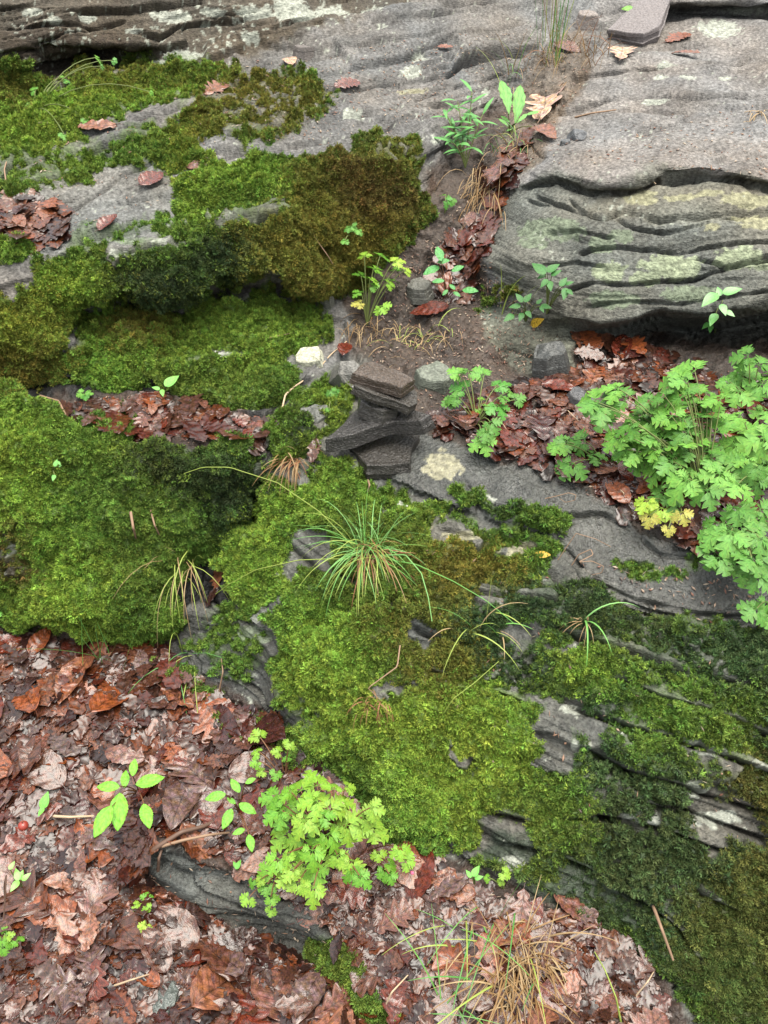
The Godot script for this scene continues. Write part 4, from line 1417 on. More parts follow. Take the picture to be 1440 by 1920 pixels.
func build_special_leaves() -> void:
	var list := [
		[285, 760, 58, -20, "scrap", 0, "tan", "pale tan fallen leaf on the leaf-strewn ledge beside a green seedling"], [470, 802, 64, 80, "beech", 1, "pink", "big pinkish brown leaf hanging at the end of the leaf-strewn ledge"],
		[187, 250, 76, 178, "scrap", 1, "tan", "curled tan leaf on bright moss of the sloping ledge"], [205, 428, 46, -42, "roll", 1, "red", "rolled red-brown leaf on bare grey rock of the sloping ledge"],
		[402, 178, 52, -30, "oak", 1, "tan", "tan lobed leaf on the sloping ledge below the white-lichened ledge"], [545, 113, 40, 50, "roll", 0, "pale", "small curled pale leaf beside the small rounded stone"],
		[1165, 100, 58, -84, "oak", 2, "pale", "pale tan oak leaf standing against the tilted slab"], [1272, 70, 48, -20, "scrap", 2, "orange", "orange leaf at the shaded side of the tilted slab"],
		[1288, 93, 54, 0, "scrap", 3, "tan", "tan leaf lying flat under the orange leaf near the tilted slab"], [1064, 94, 52, 20, "roll", 2, "pink", "pinkish curled leaf under tall thin green grass"],
		[1022, 202, 92, -76, "oak", 1, "pale", "crumpled pale lobed leaf at the edge of the flat rock slab"], [1022, 262, 56, 30, "roll", 3, "tan", "curled tan leaf touching the slate chip"],
		[948, 320, 96, -58, "scrap", 1, "pink", "large pinkish torn leaf above matted straw in the gully"], [928, 376, 58, 8, "beech", 0, "orange", "bright orange leaf below the large pinkish torn leaf"],
		[862, 462, 96, 8, "beech", 1, "maroon", "dark maroon glossy leaf on the soil of the gully"], [806, 586, 76, 168, "beech", 2, "red", "ribbed red-brown leaf lying on the soil bank"],
		[1010, 604, 28, -24, "ovate", 0, "yellow", "small yellow leaf under the glossy dark green seedlings"], [965, 826, 84, 86, "beech", 0, "red", "pointed ribbed red-brown leaf hanging at the edge of the wet slab"],
		[994, 836, 44, 100, "roll", 1, "red", "short rolled reddish leaf beside the pointed ribbed leaf"], [1012, 852, 46, 40, "scrap", 0, "red", "small flat reddish leaf on the edge of the wet slab"],
		[413, 1080, 56, -80, "scrap", 2, "tan", "tan leaf wedged in the cleft beside the rounded mossy boulder"], [406, 1124, 44, 120, "scrap", 3, "dark", "dark wet leaf below the tan leaf in the cleft"],
		[437, 1592, 62, -80, "roll", 2, "red", "rolled brown leaf beside the toothed green seedling and low rock step"], [368, 1797, 110, -12, "roll", 0, "red", "shiny wet rolled red leaf in the litter"],
		[412, 1850, 134, -36, "beech", 3, "tan", "big folded tan leaf beside the dark wet stone"], [505, 1862, 134, -118, "beech", 2, "pink", "big pinkish ribbed wet leaf next to the folded tan leaf"],
		[160, 1815, 190, -64, "oak", 0, "grey", "large wet silvery lobed oak leaf in the litter"], [178, 1690, 130, -64, "oak", 3, "pink", "pinkish brown lobed leaf above the silvery oak leaf"],
		[122, 1712, 84, -56, "roll", 3, "orange", "narrow orange-brown leaf beside the pinkish lobed leaf"], [345, 1730, 88, -20, "oak", 2, "dark", "dark glossy lobed leaf below the low rock step"],
		[160, 1312, 92, 20, "scrap", 1, "orange", "broad orange-tan leaf in the litter below the rounded mossy boulder"], [332, 1426, 70, 60, "scrap", 2, "orange", "glossy orange leaf above the toothed green plant"],
		[503, 1370, 52, -30, "scrap", 0, "pale", "pale tan leaf at the foot of the front outcrop behind a small herb"], [1075, 1712, 110, 40, "scrap", 3, "pink", "broad pale pinkish wet leaf under the overhanging mossy outcrop"],
		[1212, 1808, 74, -60, "oak", 3, "brown", "brown lobed leaf against the mossy foot of the outcrop"], [705, 1838, 96, 150, "oak", 1, "brown", "flat brown oak leaf by the mossy end of the rock step"],
		[1165, 655, 56, -86, "roll", 1, "red", "upright red-brown leaf under the cracked rock face"], [1048, 736, 72, 10, "beech", 1, "red", "large folded wet red leaf near the dark wedge stone"],
		[1016, 1047, 32, 4, "toothed", 0, "yellow", "tiny yellow leaf on the edge of moss below the wet slab"], [592, 850, 48, 100, "scrap", 1, "brown", "brown leaf tucked beside the cairn above dry red grass"],
		[1242, 692, 44, -60, "scrap", 2, "orange", "orange leaf standing behind the leafy green clump"], [1356, 760, 58, -30, "oak", 2, "orange", "orange crinkled leaf among leafy green stems"],
		[1135, 882, 58, -30, "roll", 2, "tan", "curled tan leaf above the wet slab in front of the green clump"], [1180, 920, 60, 40, "beech", 3, "brown", "long brown leaf under the curled tan leaf"],
		[645, 665, 40, -75, "roll", 3, "red", "upright reddish leaf behind the topmost cairn stone"], [375, 305, 52, -8, "scrap", 3, "pink", "pink-brown leaf at the upper edge of bright moss"],
		[285, 345, 50, -30, "roll", 0, "red", "wet red leaf in a crevice of the sloping ledge"], [835, 50 + 40, 30, 0, "scrap", 0, "orange", "small orange leaf on the bare upper rock"], [650, 158, 50, -10, "scrap", 2, "red", "reddish leaf crumbs on the bare upper rock"],
		[770, 1600, 60, 40, "roll", 1, "orange", "glossy orange rolled leaf under the mossy overhang"], [1090, 1640 + 90, 70, -20, "scrap", 2, "grey", "silvery wet leaf piece under the mossy outcrop"], [640, 1820 - 40, 60, 100, "roll", 0, "dark", "dark rolled leaf at the mossy end of the rock step"]]
	for a in list:
		fallen("fallen_leaf", a[7], a[4], a[5], a[6], lay(a[0], a[1], a[2], deg_to_rad(a[3]), 0.15, 0.08, 0.006))

const MARKS := [[258,1480,"the broad toothed seedling"], [448,1520,"the smaller toothed seedling"], [620,1600,"the dense yellow-green herb"], [26,1712,"the flat light grey stone"], [316,1878,"the dark wet stone"], [160,1815,"the silvery oak leaf"], [368,1797,"the shiny rolled red leaf"], [505,1862,"the pinkish ribbed leaf"], [345,1730,"the dark glossy lobed leaf"], [160,1312,"the broad orange-tan leaf"], [332,1426,"the glossy orange leaf"], [48,1556,"the dark red fruit"], [80,1528,"the single narrow green leaf"], [38,1665,"the curly green seedling"], [20,1785,"the small ferny seedling"], [400,1340,"the grey stone"], [503,1370,"the pale tan leaf"], [200,1240,"the thin green stalks"], [60,1200,"the foot of the mossy boulder"], [340,1570,"the curved stick"], [178,1690,"the pinkish lobed leaf"], [412,1850,"the folded tan leaf"], [90,1530,"the straight pale twig"], [250,1838,"the pale twig"], [122,1712,"the narrow orange-brown leaf"], [437,1592,"the rolled brown leaf"], [535,1465,"the small ferny herb"], [272,1700,"the tiny ferny seedling"], [345,1250,"the trailing stalks"], [10,1680,"the bent dark twig"], [600,1690,"the face of the rock step"], [450,1720,"the middle of the rock step"], [130,1210,"the boulder foot"],
	[985,1800,"the dry straw clump"], [1075,1712,"the broad pale pinkish leaf"], [1212,1808,"the brown lobed leaf"], [705,1838,"the flat brown oak leaf"], [880,1740,"the thin green blades"], [945,1655,"the round seedling"], [770,1600,"the mossy overhang"], [686,1620,"the herb with a pink bud"], [835,1900,"the long green blades"], [1160,1900,"the yellow-green arching blade"],
	[285,760,"the two-leaved seedling"], [470,802,"the big pinkish hanging leaf"], [160,760,"the tiny seedling at its back"], [380,800,"the mossy shelf"], [893,795,"the ferny herb near the cairn"], [1032,692,"the dark wedge stone"], [1086,756,"the bare grey rock"], [965,826,"the pointed ribbed leaf"], [1165,655,"the upright red-brown leaf"], [1132,868,"the small herb by the wet slab"], [1312,940,"the largest green clump"], [1400,771,"the herb before the hollow"], [1268,955,"the yellowing herb"], [810,790,"the cairn"], [1240,692,"the standing orange leaf"],
	[862,462,"the maroon leaf"], [928,376,"the bright orange leaf"], [948,320,"the pinkish torn leaf"], [838,560,"the upright seedling"], [60,420,"the bare upright twig"]]

func near_mark(v: Vector2) -> String:
	var best := 1e9
	var word := ""
	for m in MARKS:
		var d := v.distance_to(Vector2(m[0], m[1]))
		if d < best:
			best = d
			word = m[2]
	return word

func build_litter() -> void:
	# leaves one by one: where, how many, label, group
	var zones := [
		["floor", [-200,1185, 130,1210, 300,1222, 330,1262, 420,1325, 520,1352, 560,1412, 640,1465, 720,1575, 760,1640, 640,1740, 480,1640, 280,1570, 265,1650, 380,1725, 560,1800, 670,1900, 690,2020, -200,2020], 175, "wet leaf in the leaf litter below the rounded mossy boulder", "leaves in the lower litter"],
		["foot", [620,1580, 720,1590, 860,1650, 1000,1705, 1150,1755, 1220,1830, 1260,1940, 1200,2020, 800,2020, 740,1880, 620,1735], 52, "wet leaf in the litter under the mossy outcrop, around dry grass", "leaves at the foot of the outcrop"],
		["ledge", [110,760, 330,752, 430,780, 492,790, 485,850, 430,822, 260,826, 140,795], 22, "small leaf on the ledge between the boulder and the mossy shelf", "leaves on the ledge"],
		["pocket", [800,790, 930,740, 990,725, 1080,700, 1090,640, 1200,655, 1320,700, 1440,740, 1440,1060, 1330,1030, 1220,985, 1150,930, 980,862, 900,835], 60, "wet leaf in the litter hollow under the cracked rock face", "leaves in the hollow"],
		["gully", [800,560, 850,430, 930,390, 900,340, 960,270, 1000,250, 930,410, 900,480, 880,560], 10, "small leaf on the soil of the gully", "leaves in the gully"],
		["shelf", [0,400, 60,370, 130,400, 120,450, 40,470, 0,465], 10, "small faded leaf in the hollow of the sloping ledge", "leaves on the sloping ledge"]]
	var cols := ["brown", "brown", "pink", "orange", "dark", "red", "tan", "orange", "red", "brown", "maroon", "pink", "grey", "tan"]
	var words := {"brown": "brown", "pink": "pinkish brown", "dark": "dark brown", "red": "reddish", "tan": "tan", "orange": "orange-brown", "grey": "greyish", "maroon": "maroon"}
	var bits := PackedFloat32Array()
	for z in zones:
		var poly := poly_to_pts(z[1])
		var lo := poly[0]
		var hi := poly[0]
		for v in poly:
			lo = lo.min(v)
			hi = hi.max(v)
		var area := (hi - lo).x * (hi - lo).y
		# small torn pieces underneath, past counting
		var tries := int(area * 0.0080)
		for q in tries:
			var v := Vector2(rng.randf_range(lo.x, hi.x), rng.randf_range(lo.y, hi.y))
			if not Geometry2D.is_point_in_polygon(v, poly):
				continue
			var c: Array = LCOL[cols[rng.randi() % cols.size()]]
			var x := lay(v.x, v.y, rng.randf_range(20, 74), rng.randf() * TAU, 0.15, 0.18, rng.randf_range(0.0, 0.006))
			var tn := rng.randf_range(0.45, 0.95)
			var b := x.basis
			bits.append_array([b.x.x, b.y.x, b.z.x, x.origin.x, b.x.y, b.y.y, b.z.y, x.origin.y, b.x.z, b.y.z, b.z.z, x.origin.z, c[0] * tn, c[1] * tn, c[2] * tn, 1.0])
		if z[2] == 0:
			continue
		var done := 0
		while done < z[2]:
			var v := Vector2(rng.randf_range(lo.x, hi.x), rng.randf_range(lo.y, hi.y))
			if not Geometry2D.is_point_in_polygon(v, poly):
				continue
			done += 1
			var col: String = cols[rng.randi() % cols.size()]
			var kind: String = ["beech", "scrap", "oak", "beech", "roll", "oak", "scrap"][rng.randi() % 7]
			var size := rng.randf_range(50, 118)
			if z[0] == "ledge" or z[0] == "shelf" or z[0] == "gully":
				size = rng.randf_range(24, 46)
			elif z[0] == "pocket":
				size = rng.randf_range(34, 66)
			var shape: String = {"beech": "oval", "scrap": "torn", "oak": "lobed", "roll": "rolled"}[kind]
			fallen("litter_leaf", "%s%s %s leaf %s near %s" % ["small " if size < 66 else ("large " if size > 98 else ""), words[col], shape, {"floor": "in litter", "foot": "by the outcrop", "ledge": "on the ledge", "pocket": "in the hollow", "gully": "in the gully", "shelf": "on the rock"}[z[0]], near_mark(v)], kind, rng.randi() % 4, col, lay(v.x, v.y, size, rng.randf() * TAU, 0.15, 0.17, rng.randf_range(0.006, 0.011)), z[4])
	var m := StandardMaterial3D.new()
	m.vertex_color_use_as_albedo = true
	m.roughness = 0.32
	m.albedo_texture = tex_leaf
	m.cull_mode = BaseMaterial3D.CULL_DISABLED
	var mm := MultiMesh.new()
	mm.transform_format = MultiMesh.TRANSFORM_3D
	mm.use_colors = true
	mm.mesh = leaf_mesh("scrap", 77, 0.45, 0.15, false)
	mm.instance_count = bits.size() / 16
	mm.buffer = bits
	var o := MultiMeshInstance3D.new()
	o.name = "leaf_litter"
	o.multimesh = mm
	o.material_override = m
	o.set_meta("kind", "stuff")
	tag(o, "matted wet torn leaf pieces covering the soil and forest floor", "leaf litter")
	add_child(o)
	print("litter bits ", mm.instance_count)

# ---------------------------------------------------------------- herbs
var herb_leaves: Array = []
func pose(p: Vector3, n: Vector3, axis_dir: Vector3, sc: float) -> Transform3D:
	n = n.normalized()
	var z := (axis_dir - n * axis_dir.dot(n)).normalized()
	return Transform3D(Basis(n.cross(z) * sc, n * sc, z * sc), p)

# leaves given as picture points [x, y, radius px, colour index]; the plant stands at root
func herb(root_px: Vector2, leaves: Array, lift: float, label: String, mats: Array, stem_mat: Material, group := "", called := "herb_robert") -> Node3D:
	var g: Vector3 = ground(root_px.x, root_px.y)[0]
	var t := thing(called, label, "plant", g, group)
	for a in leaves:
		var q: Vector3 = ground(a[0], a[1])[0]
		var dp := minf(depth_of(q), depth_of(g) + 0.06)
		dp -= lift * rng.randf_range(0.5, 1.15)
		var p := CAM + ray(a[0], a[1]) * dp
		var sc: float = a[2] * dp / FPX * rng.randf_range(0.82, 1.28)
		var out := p - g
		out.y = 0
		if out.length() < 0.015:
			out = Vector3(rng.randf_range(-1, 1), 0, rng.randf_range(-0.5, 1))
		out = out.normalized()
		var n := (Vector3(0, 0.9, 0) + (CAM - p).normalized() * 0.55 + out * 0.25 + Vector3(rng.randf_range(-.55, .55), 0, rng.randf_range(-.5, .4))).normalized()
		var ax := (out + Vector3(rng.randf_range(-.6, .6), 0, rng.randf_range(-.2, .8))).normalized()
		var x := pose(p, n, ax, sc)
		x.origin -= x.basis.z * 0.38
		x.origin -= g
		var tones: Array = mats[a[3] if a.size() > 3 else 0]
		var mid := x.origin * 0.5 + Vector3(0, 0.25 * x.origin.length(), 0)
		var sm := part(t, "stem", tube(bez(Vector3(0, -0.004, 0), mid, x.origin, 6), 0.0011, 0.0007, 5), stem_mat)
		part(sm, "leaf", herb_leaves[rng.randi() % herb_leaves.size()], tones[rng.randi() % tones.size()], x)
	return t

func conv(list: Array, ox: float, oy: float, k: float, r: float) -> Array:
	var out: Array = []
	for i in range(0, list.size(), 2):
		out.append([ox + list[i] * k, oy + list[i + 1] * k, r * rng.randf_range(0.85, 1.15), 0])
	return out

func build_herbs() -> void:
	for k in 8:
		herb_leaves.append(divided_leaf(20 + k))
	var gA := [leafy([0.088, 0.215, 0.036], 0.55, 0.7), leafy([0.066, 0.170, 0.028], 0.5, 0.7), leafy([0.110, 0.250, 0.040], 0.55, 0.7)]
	var gB := [leafy([0.115, 0.251, 0.024], 0.5, 0.7), leafy([0.086, 0.211, 0.022], 0.5, 0.7), leafy([0.152, 0.284, 0.030], 0.55, 0.7)]
	var yel := leafy([0.28, 0.26, 0.06], 0.55, 0.6)
	var yg := leafy([0.224, 0.330, 0.040], 0.5, 0.6)
	var dk := leafy([0.036, 0.125, 0.030], 0.5, 0.4)
	var st := plain([0.106, 0.132, 0.040], 0.5)
	var str_ := plain([0.132, 0.066, 0.033], 0.5)
	var mats := [gA, [yel], [yg]]
	var kz := 0.2917
	herb(Vector2(1132, 868), conv([70,690, 210,650, 160,830, 350,740, 110,650], 1020, 640, kz, 34), .05, "small bright green ferny herb at the edge of the wet slab", mats, st)
	var b := conv([640,1050, 670,1150, 890,1130, 800,1220, 830,1040, 740,990, 740,1110], 1020, 640, kz, 33)
	for k in [1, 2, 3]:
		b[k][3] = 1
		b[k][2] = 24.0
	b[0][3] = 2
	b[6][3] = 2
	herb(Vector2(1268, 955), b, .05, "green herb with yellowing leaves over the wet slab", mats, st)
	herb(Vector2(1312, 940), conv([280,370, 420,310, 350,450, 580,490, 640,380, 560,620, 490,700, 580,760, 680,700, 640,530, 780,440, 860,310, 870,230, 930,165, 830,500, 900,400, 1030,310, 980,380, 790,600, 760,660, 860,560, 1000,470, 1090,540, 840,720, 860,830, 930,620, 960,760, 1050,680, 1000,860, 1090,820, 880,930, 1080,950, 1050,1000, 700,600, 730,520, 810,540, 900,700, 940,540, 1040,420, 950,330, 700,440, 620,660, 760,760, 920,860, 1030,620, 980,680, 300,420, 460,360, 520,560, 440,640, 540,700, 620,760, 700,820, 780,860, 830,900, 660,620, 740,340, 820,250, 1080,360, 1100,440, 900,560, 870,640, 800,680, 960,880, 1120,900, 1140,760, 1060,780], 1020, 640, kz, 41), .075, "largest clump of bright green ferny herb leaning over the litter hollow", mats, st)
	herb(Vector2(1420, 900), conv([1180,700, 1150,880, 1260,660, 1250,840, 1210,490, 1300,560, 1340,640, 1280,760, 1390,720, 1350,840, 1370,930, 1420,860, 1430,780, 1240,950, 1500,800, 1520,900, 1480,640, 1560,720], 1020, 640, kz, 41), .075, "dense green ferny herb behind the largest clump, nearer the rock hollow", mats, st)
	herb(Vector2(1400, 771), conv([1220,210, 1300,260, 1230,360, 1380,320, 1400,130, 1260,100, 1150,270, 1330,180, 1430,470, 1430,240, 1500,200, 1540,300], 1020, 640, kz, 38), .09, "green ferny herb in front of the dark hollow of the cracked rock face", mats, st)
	herb(Vector2(1372, 1000), conv([1230,1120, 1300,1080, 1080,1200, 1060,1290, 1180,1270, 1300,1230, 1370,1180, 1070,1400, 1140,1430, 1250,1330, 1320,1310, 1390,1300, 1310,1420, 1390,1440, 1280,1510, 1400,1550, 1430,1100, 1500,1300, 1520,1450], 1020, 640, kz, 40), .06, "green ferny herb spilling down over the outer end of the wet slab", mats, st)
	herb(Vector2(1440, 1130), conv([1340,1750, 1430,1720, 1440,1790], 1020, 640, kz, 34), .04, "little green herb hanging below the outer end of the wet slab", mats, st)
	var kb := 0.2986
	gA.append(leafy([0.062, 0.19, 0.032], 0.45, 0.7))
	gB.append(leafy([0.16, 0.27, 0.03], 0.5, 0.7))
	var bm := [gB, [yel], [yg]]
	herb(Vector2(620, 1600), conv([640,440, 740,400, 850,440, 960,450, 560,480, 480,570, 600,600, 700,560, 760,520, 860,560, 940,560, 520,680, 650,700, 740,680, 820,640, 920,660, 980,720, 530,780, 620,800, 720,780, 840,800, 900,740, 560,900, 640,880, 720,900, 820,900, 480,940, 580,1000, 660,980, 740,1020, 640,1090, 720,1130, 540,1040, 900,920, 960,960, 1040,1040, 980,1020, 1120,600, 1080,650, 1140,740, 1050,720, 480,630, 450,520], 370, 1340, kb, 32), .09, "dense bright yellow-green ferny herb growing beside the low rock step", bm, str_)
	var budded := herb(Vector2(686, 1600), conv([1280,870, 1220,950, 1210,1030, 1330,930, 1140,890, 1190,1000], 370, 1340, kb, 24), .05, "thin ferny herb with a pink bud under the mossy overhang", bm, str_)
	var bp: Vector3 = CAM + ray(773, 1637) * (depth_of(budded.position) - 0.03) - budded.position
	var bs := part(budded, "stem", tube(bez(Vector3.ZERO, bp * 0.5 + Vector3(0, 0.02, 0), bp, 6), 0.0008, 0.0005, 5), str_)
	var bud := SphereMesh.new()
	bud.radius = 0.0022
	bud.height = 0.0058
	part(bs, "bud", bud, plain([0.55, 0.12, 0.22], 0.5), Transform3D(Basis(Vector3(0, 0, 1), 0.6), bp))
	herb(Vector2(535, 1465), conv([380,120, 370,230, 360,300, 500,230, 570,190, 560,270, 400,360, 490,380], 370, 1340, kb, 19), .05, "small ferny herb at the foot of the outcrop before a pale leaf", bm, str_)
	herb(Vector2(525, 1640), conv([390,1050, 420,990, 310,1170, 470,1170, 430,1100, 460,1240, 340,1060], 370, 1340, kb, 20), .05, "ferny sprig hanging over the face of the low rock step", bm, str_)
	var y3 := conv([190,230, 300,240, 170,340, 260,310, 240,370, 330,370, 250,410, 340,400, 380,265, 430,320, 370,310, 150,440, 150,505, 290,540], 620, 400, 0.3333, 22)
	for k in [8, 9]:
		y3[k][3] = 2
	y3[12][3] = 1
	herb(Vector2(688, 606), y3, .06, "light green ferny herb with a few yellowed leaves beside the brown moss", bm, st)
	herb(Vector2(893, 795), conv([710,890, 760,880, 840,890, 690,1040, 720,980, 660,1060, 960,960, 980,1040, 1060,1040, 950,1100, 900,1090, 870,1250, 910,1200, 860,1300, 1010,1000], 620, 400, 0.3333, 25), .06, "green ferny herb in the litter between the cairn and the wedge stone", mats, st)
	herb(Vector2(895, 790), conv([850,1040, 800,1130, 830,1110], 620, 400, 0.3333, 11), .03, "tiny young ferny leaves at the root of the herb near the cairn", bm, st)
	herb(Vector2(832, 402), conv([150,1010, 195,1040, 170,1050], 780, 0, .3611, 15), .03, "tiny green herb at the foot of the straw in the gully", mats, st)
	herb(Vector2(662, 445), conv([120,80, 150,100, 75,160, 105,90], 620, 400, .3333, 13), .04, "tiny pale green herb on a thin stalk before the brown moss", mats, st)
	herb(Vector2(622, 752), conv([210,490, 250,480, 220,530, 190,670], 580, 640, .1945, 13), .02, "tiny ferny seedling in the moss beside the cairn", mats, st)
	herb(Vector2(158, 742), [[150, 738, 12, 0], [166, 736, 13, 0], [160, 745, 10, 0]], .015, "tiny green seedling at the back of the leaf-strewn ledge", mats, st)
	herb(Vector2(20, 1785), conv([50,1230, 100,1240, 30,1310, 40,1180, 0,1260], 0, 1400, kz, 17), .03, "small ferny seedling below the flat light grey stone", bm, st)
	var sd := conv([880,1020, 950,960, 945,1040, 930,1165], 0, 1400, kz, 15)
	sd[3][3] = 2
	herb(Vector2(272, 1725), sd, .02, "tiny ferny seedling near the dark glossy lobed leaf", bm, st)
	herb(Vector2(945, 1665), [[948, 1640, 22, 0], [938, 1655, 14, 0], [912, 1646, 14, 0]], .03, "ferny seedling behind the dry grass under the outcrop", bm, st)
	herb(Vector2(68, 208), [[55, 195, 12, 0], [62, 168, 12, 0], [125, 152, 12, 0], [140, 165, 13, 0], [118, 145, 10, 0], [160, 228, 13, 0], [185, 110, 13, 0], [192, 125, 10, 0], [215, 115, 9, 0], [120, 255, 14, 0], [285, 175, 12, 0]], .02, "scattered pale green ferny herb on moss under the dark ledge", mats, st)
	# seedlings with plain leaves: base point, tip point of each blade in the picture
	simple_plant(Vector2(258, 1480), [[850,190,870,75], [870,240,1060,200], [770,260,620,255], [795,265,812,150], [775,295,750,545], [720,380,600,585], [925,365,960,530]], 0, 1400, kz, "toothed", .06, "seedling with broad toothed light green leaves in the litter", leafy([0.132, 0.330, 0.030], 0.5, 0.7), str_)
	simple_plant(Vector2(448, 1520), [[180,500,45,530], [265,490,212,400], [262,555,370,625], [220,590,155,720], [300,430,370,400], [300,720,218,750], [325,750,342,865], [240,560,185,520]], 370, 1340, kb, "toothed", .05, "smaller toothed green seedling beside the dense yellow-green herb", leafy([0.119, 0.304, 0.033], 0.5, 0.7), str_)
	simple_plant(Vector2(838, 560), [[620,270,600,185], [615,300,518,345], [600,275,672,265], [680,325,752,298], [640,380,568,385], [700,430,668,398], [740,430,832,440], [660,430,628,462], [690,440,730,470]], 620, 400, .3333, "toothed", .05, "upright seedling with pointed green leaves in front of the maroon leaf", leafy([0.066, 0.224, 0.066], 0.45, 0.6), str_)
	simple_plant(Vector2(1022, 586), [[1210,340,1130,280], [1215,330,1290,285], [1210,345,1160,370], [1240,350,1300,320], [1230,380,1240,440], [1220,370,1180,420], [1320,400,1370,385], [1325,420,1310,490], [1330,430,1365,460], [1290,410,1330,360]], 620, 400, .3333, "ovate", .06, "taller glossy dark green seedling against the cracked rock face", dk, st)
	simple_plant(Vector2(985, 600), [[1080,500,1040,450], [1090,500,1130,450], [1070,520,1000,530], [1080,560,1060,610], [1100,550,1130,590], [1030,570,972,610], [1180,520,1245,535], [1180,525,1200,560], [1160,510,1190,480]], 620, 400, .3333, "ovate", .045, "shorter glossy dark green seedling beside the small yellow leaf", dk, st)
	simple_plant(Vector2(1340, 626), [[1250,1100,1190,1152], [1270,1100,1345,1083], [1262,1110,1250,1075], [1265,1140,1282,1185], [1245,1175,1222,1225], [1280,1165,1316,1188], [1222,1210,1192,1235], [1225,1215,1222,1250]], 720, 0, .5, "ovate", .05, "slender seedling with opposite shiny leaves before the dark hollow", leafy([0.092, 0.264, 0.066], 0.35, 0.6), st)
	simple_plant(Vector2(1195, 42), [[1140,50,1065,45], [1150,55,1100,95], [1150,40,1195,30], [1160,50,1200,55]], 780, 0, .3611, "toothed", .03, "pale green seedling behind the tilted slab", leafy([0.132, 0.277, 0.053], 0.5, 0.6), st)
	simple_plant(Vector2(955, 250), [[480,600,445,415], [510,650,545,440], [490,640,440,600], [520,640,580,590], [480,660,430,615], [560,600,640,580], [500,670,470,680], [640,670,725,680]], 780, 0, .3611, "long", .05, "light green broad-leaved weed in the gully beside a crumpled leaf", leafy([0.112, 0.277, 0.066], 0.5, 0.6), st)
	simple_plant(Vector2(308, 735), [[600,180,568,172], [618,168,672,128], [606,180,612,208]], 0, 640, .5, "ovate", .03, "small two-leaved seedling on the leaf-strewn ledge", leafy([0.132, 0.330, 0.066], 0.45, 0.6), st)
	simple_plant(Vector2(80, 1528), [[270,400,310,285], [280,390,245,450]], 0, 1400, kz, "ovate", .02, "single narrow green leaf standing in the litter", leafy([0.099, 0.297, 0.040], 0.45, 0.6), str_)
	simple_plant(Vector2(38, 1665), [[120,860,100,780], [120,860,150,790], [120,860,65,935], [140,860,200,810], [60,790,95,735]], 0, 1400, kz, "ovate", .03, "curly bright green seedling above the flat light grey stone", leafy([0.132, 0.356, 0.040], 0.35, 0.6), st)
	simple_plant(Vector2(890, 1660), [[585,205,560,170], [590,200,622,150], [600,210,640,200]], 640, 1560, .4167, "ovate", .03, "round-leaved green seedling behind the dry grass", leafy([0.112, 0.330, 0.053], 0.45, 0.6), st)
	simple_plant(Vector2(-8, 1150), [[-10,1160,14,1128], [-14,1140,2,1112]], 0, 0, 1.0, "toothed", .03, "green leaf against the foot of the rounded mossy boulder", leafy([0.132, 0.330, 0.053], 0.5, 0.6), st)
	simple_plant(Vector2(448, 1632), [[240,970,275,910], [245,960,225,920]], 370, 1340, kb, "ovate", .012, "small round green leaf beside the rolled brown leaf", leafy([0.086, 0.277, 0.033], 0.45, 0.6), st)
	simple_plant(Vector2(102, 880), [[205,470,215,442], [215,450,228,465], [205,500,197,525], [220,470,232,465]], 0, 640, .5, "ovate", .02, "trailing seedling with tiny leaves on the rounded mossy boulder", leafy([0.106, 0.277, 0.066], 0.5, 0.6), st)
	# leafy upright stems with narrow leaves
	var gm := leafy([0.086, 0.238, 0.066], 0.5, 0.6)
	var root: Vector3 = ground(872, 318)[0]
	var t := thing("lance_leaved_plant", "cluster of upright stems with narrow green leaves in the gully", "plant", root)
	var lm := leaf_mesh("lance", 5, 0.5, 0.5, false)
	var dz := depth_of(root)
	for tip in [[832, 205], [858, 190], [885, 172], [850, 240], [905, 215], [845, 265]]:
		var top: Vector3 = CAM + ray(tip[0], tip[1]) * (dz - 0.03) - root
		var pts := bez(Vector3.ZERO, top * 0.5 + Vector3(0, 0.02, 0.01), top, 10)
		part(t, "stem", tube(pts, 0.0014, 0.0008, 5), st)
		for k in range(3, 11):
			var an: float = k * 2.4 + tip[0]
			var o := Vector3(cos(an), rng.randf_range(0.0, 0.5), sin(an)).normalized()
			var nn := (Vector3.UP - o * o.y + Vector3(0, 0, 0.3)).normalized()
			part(t, "leaf", lm, gm, pose(pts[k], nn, o + Vector3(0, -0.1, 0), 0.044 * rng.randf_range(0.7, 1.2)))

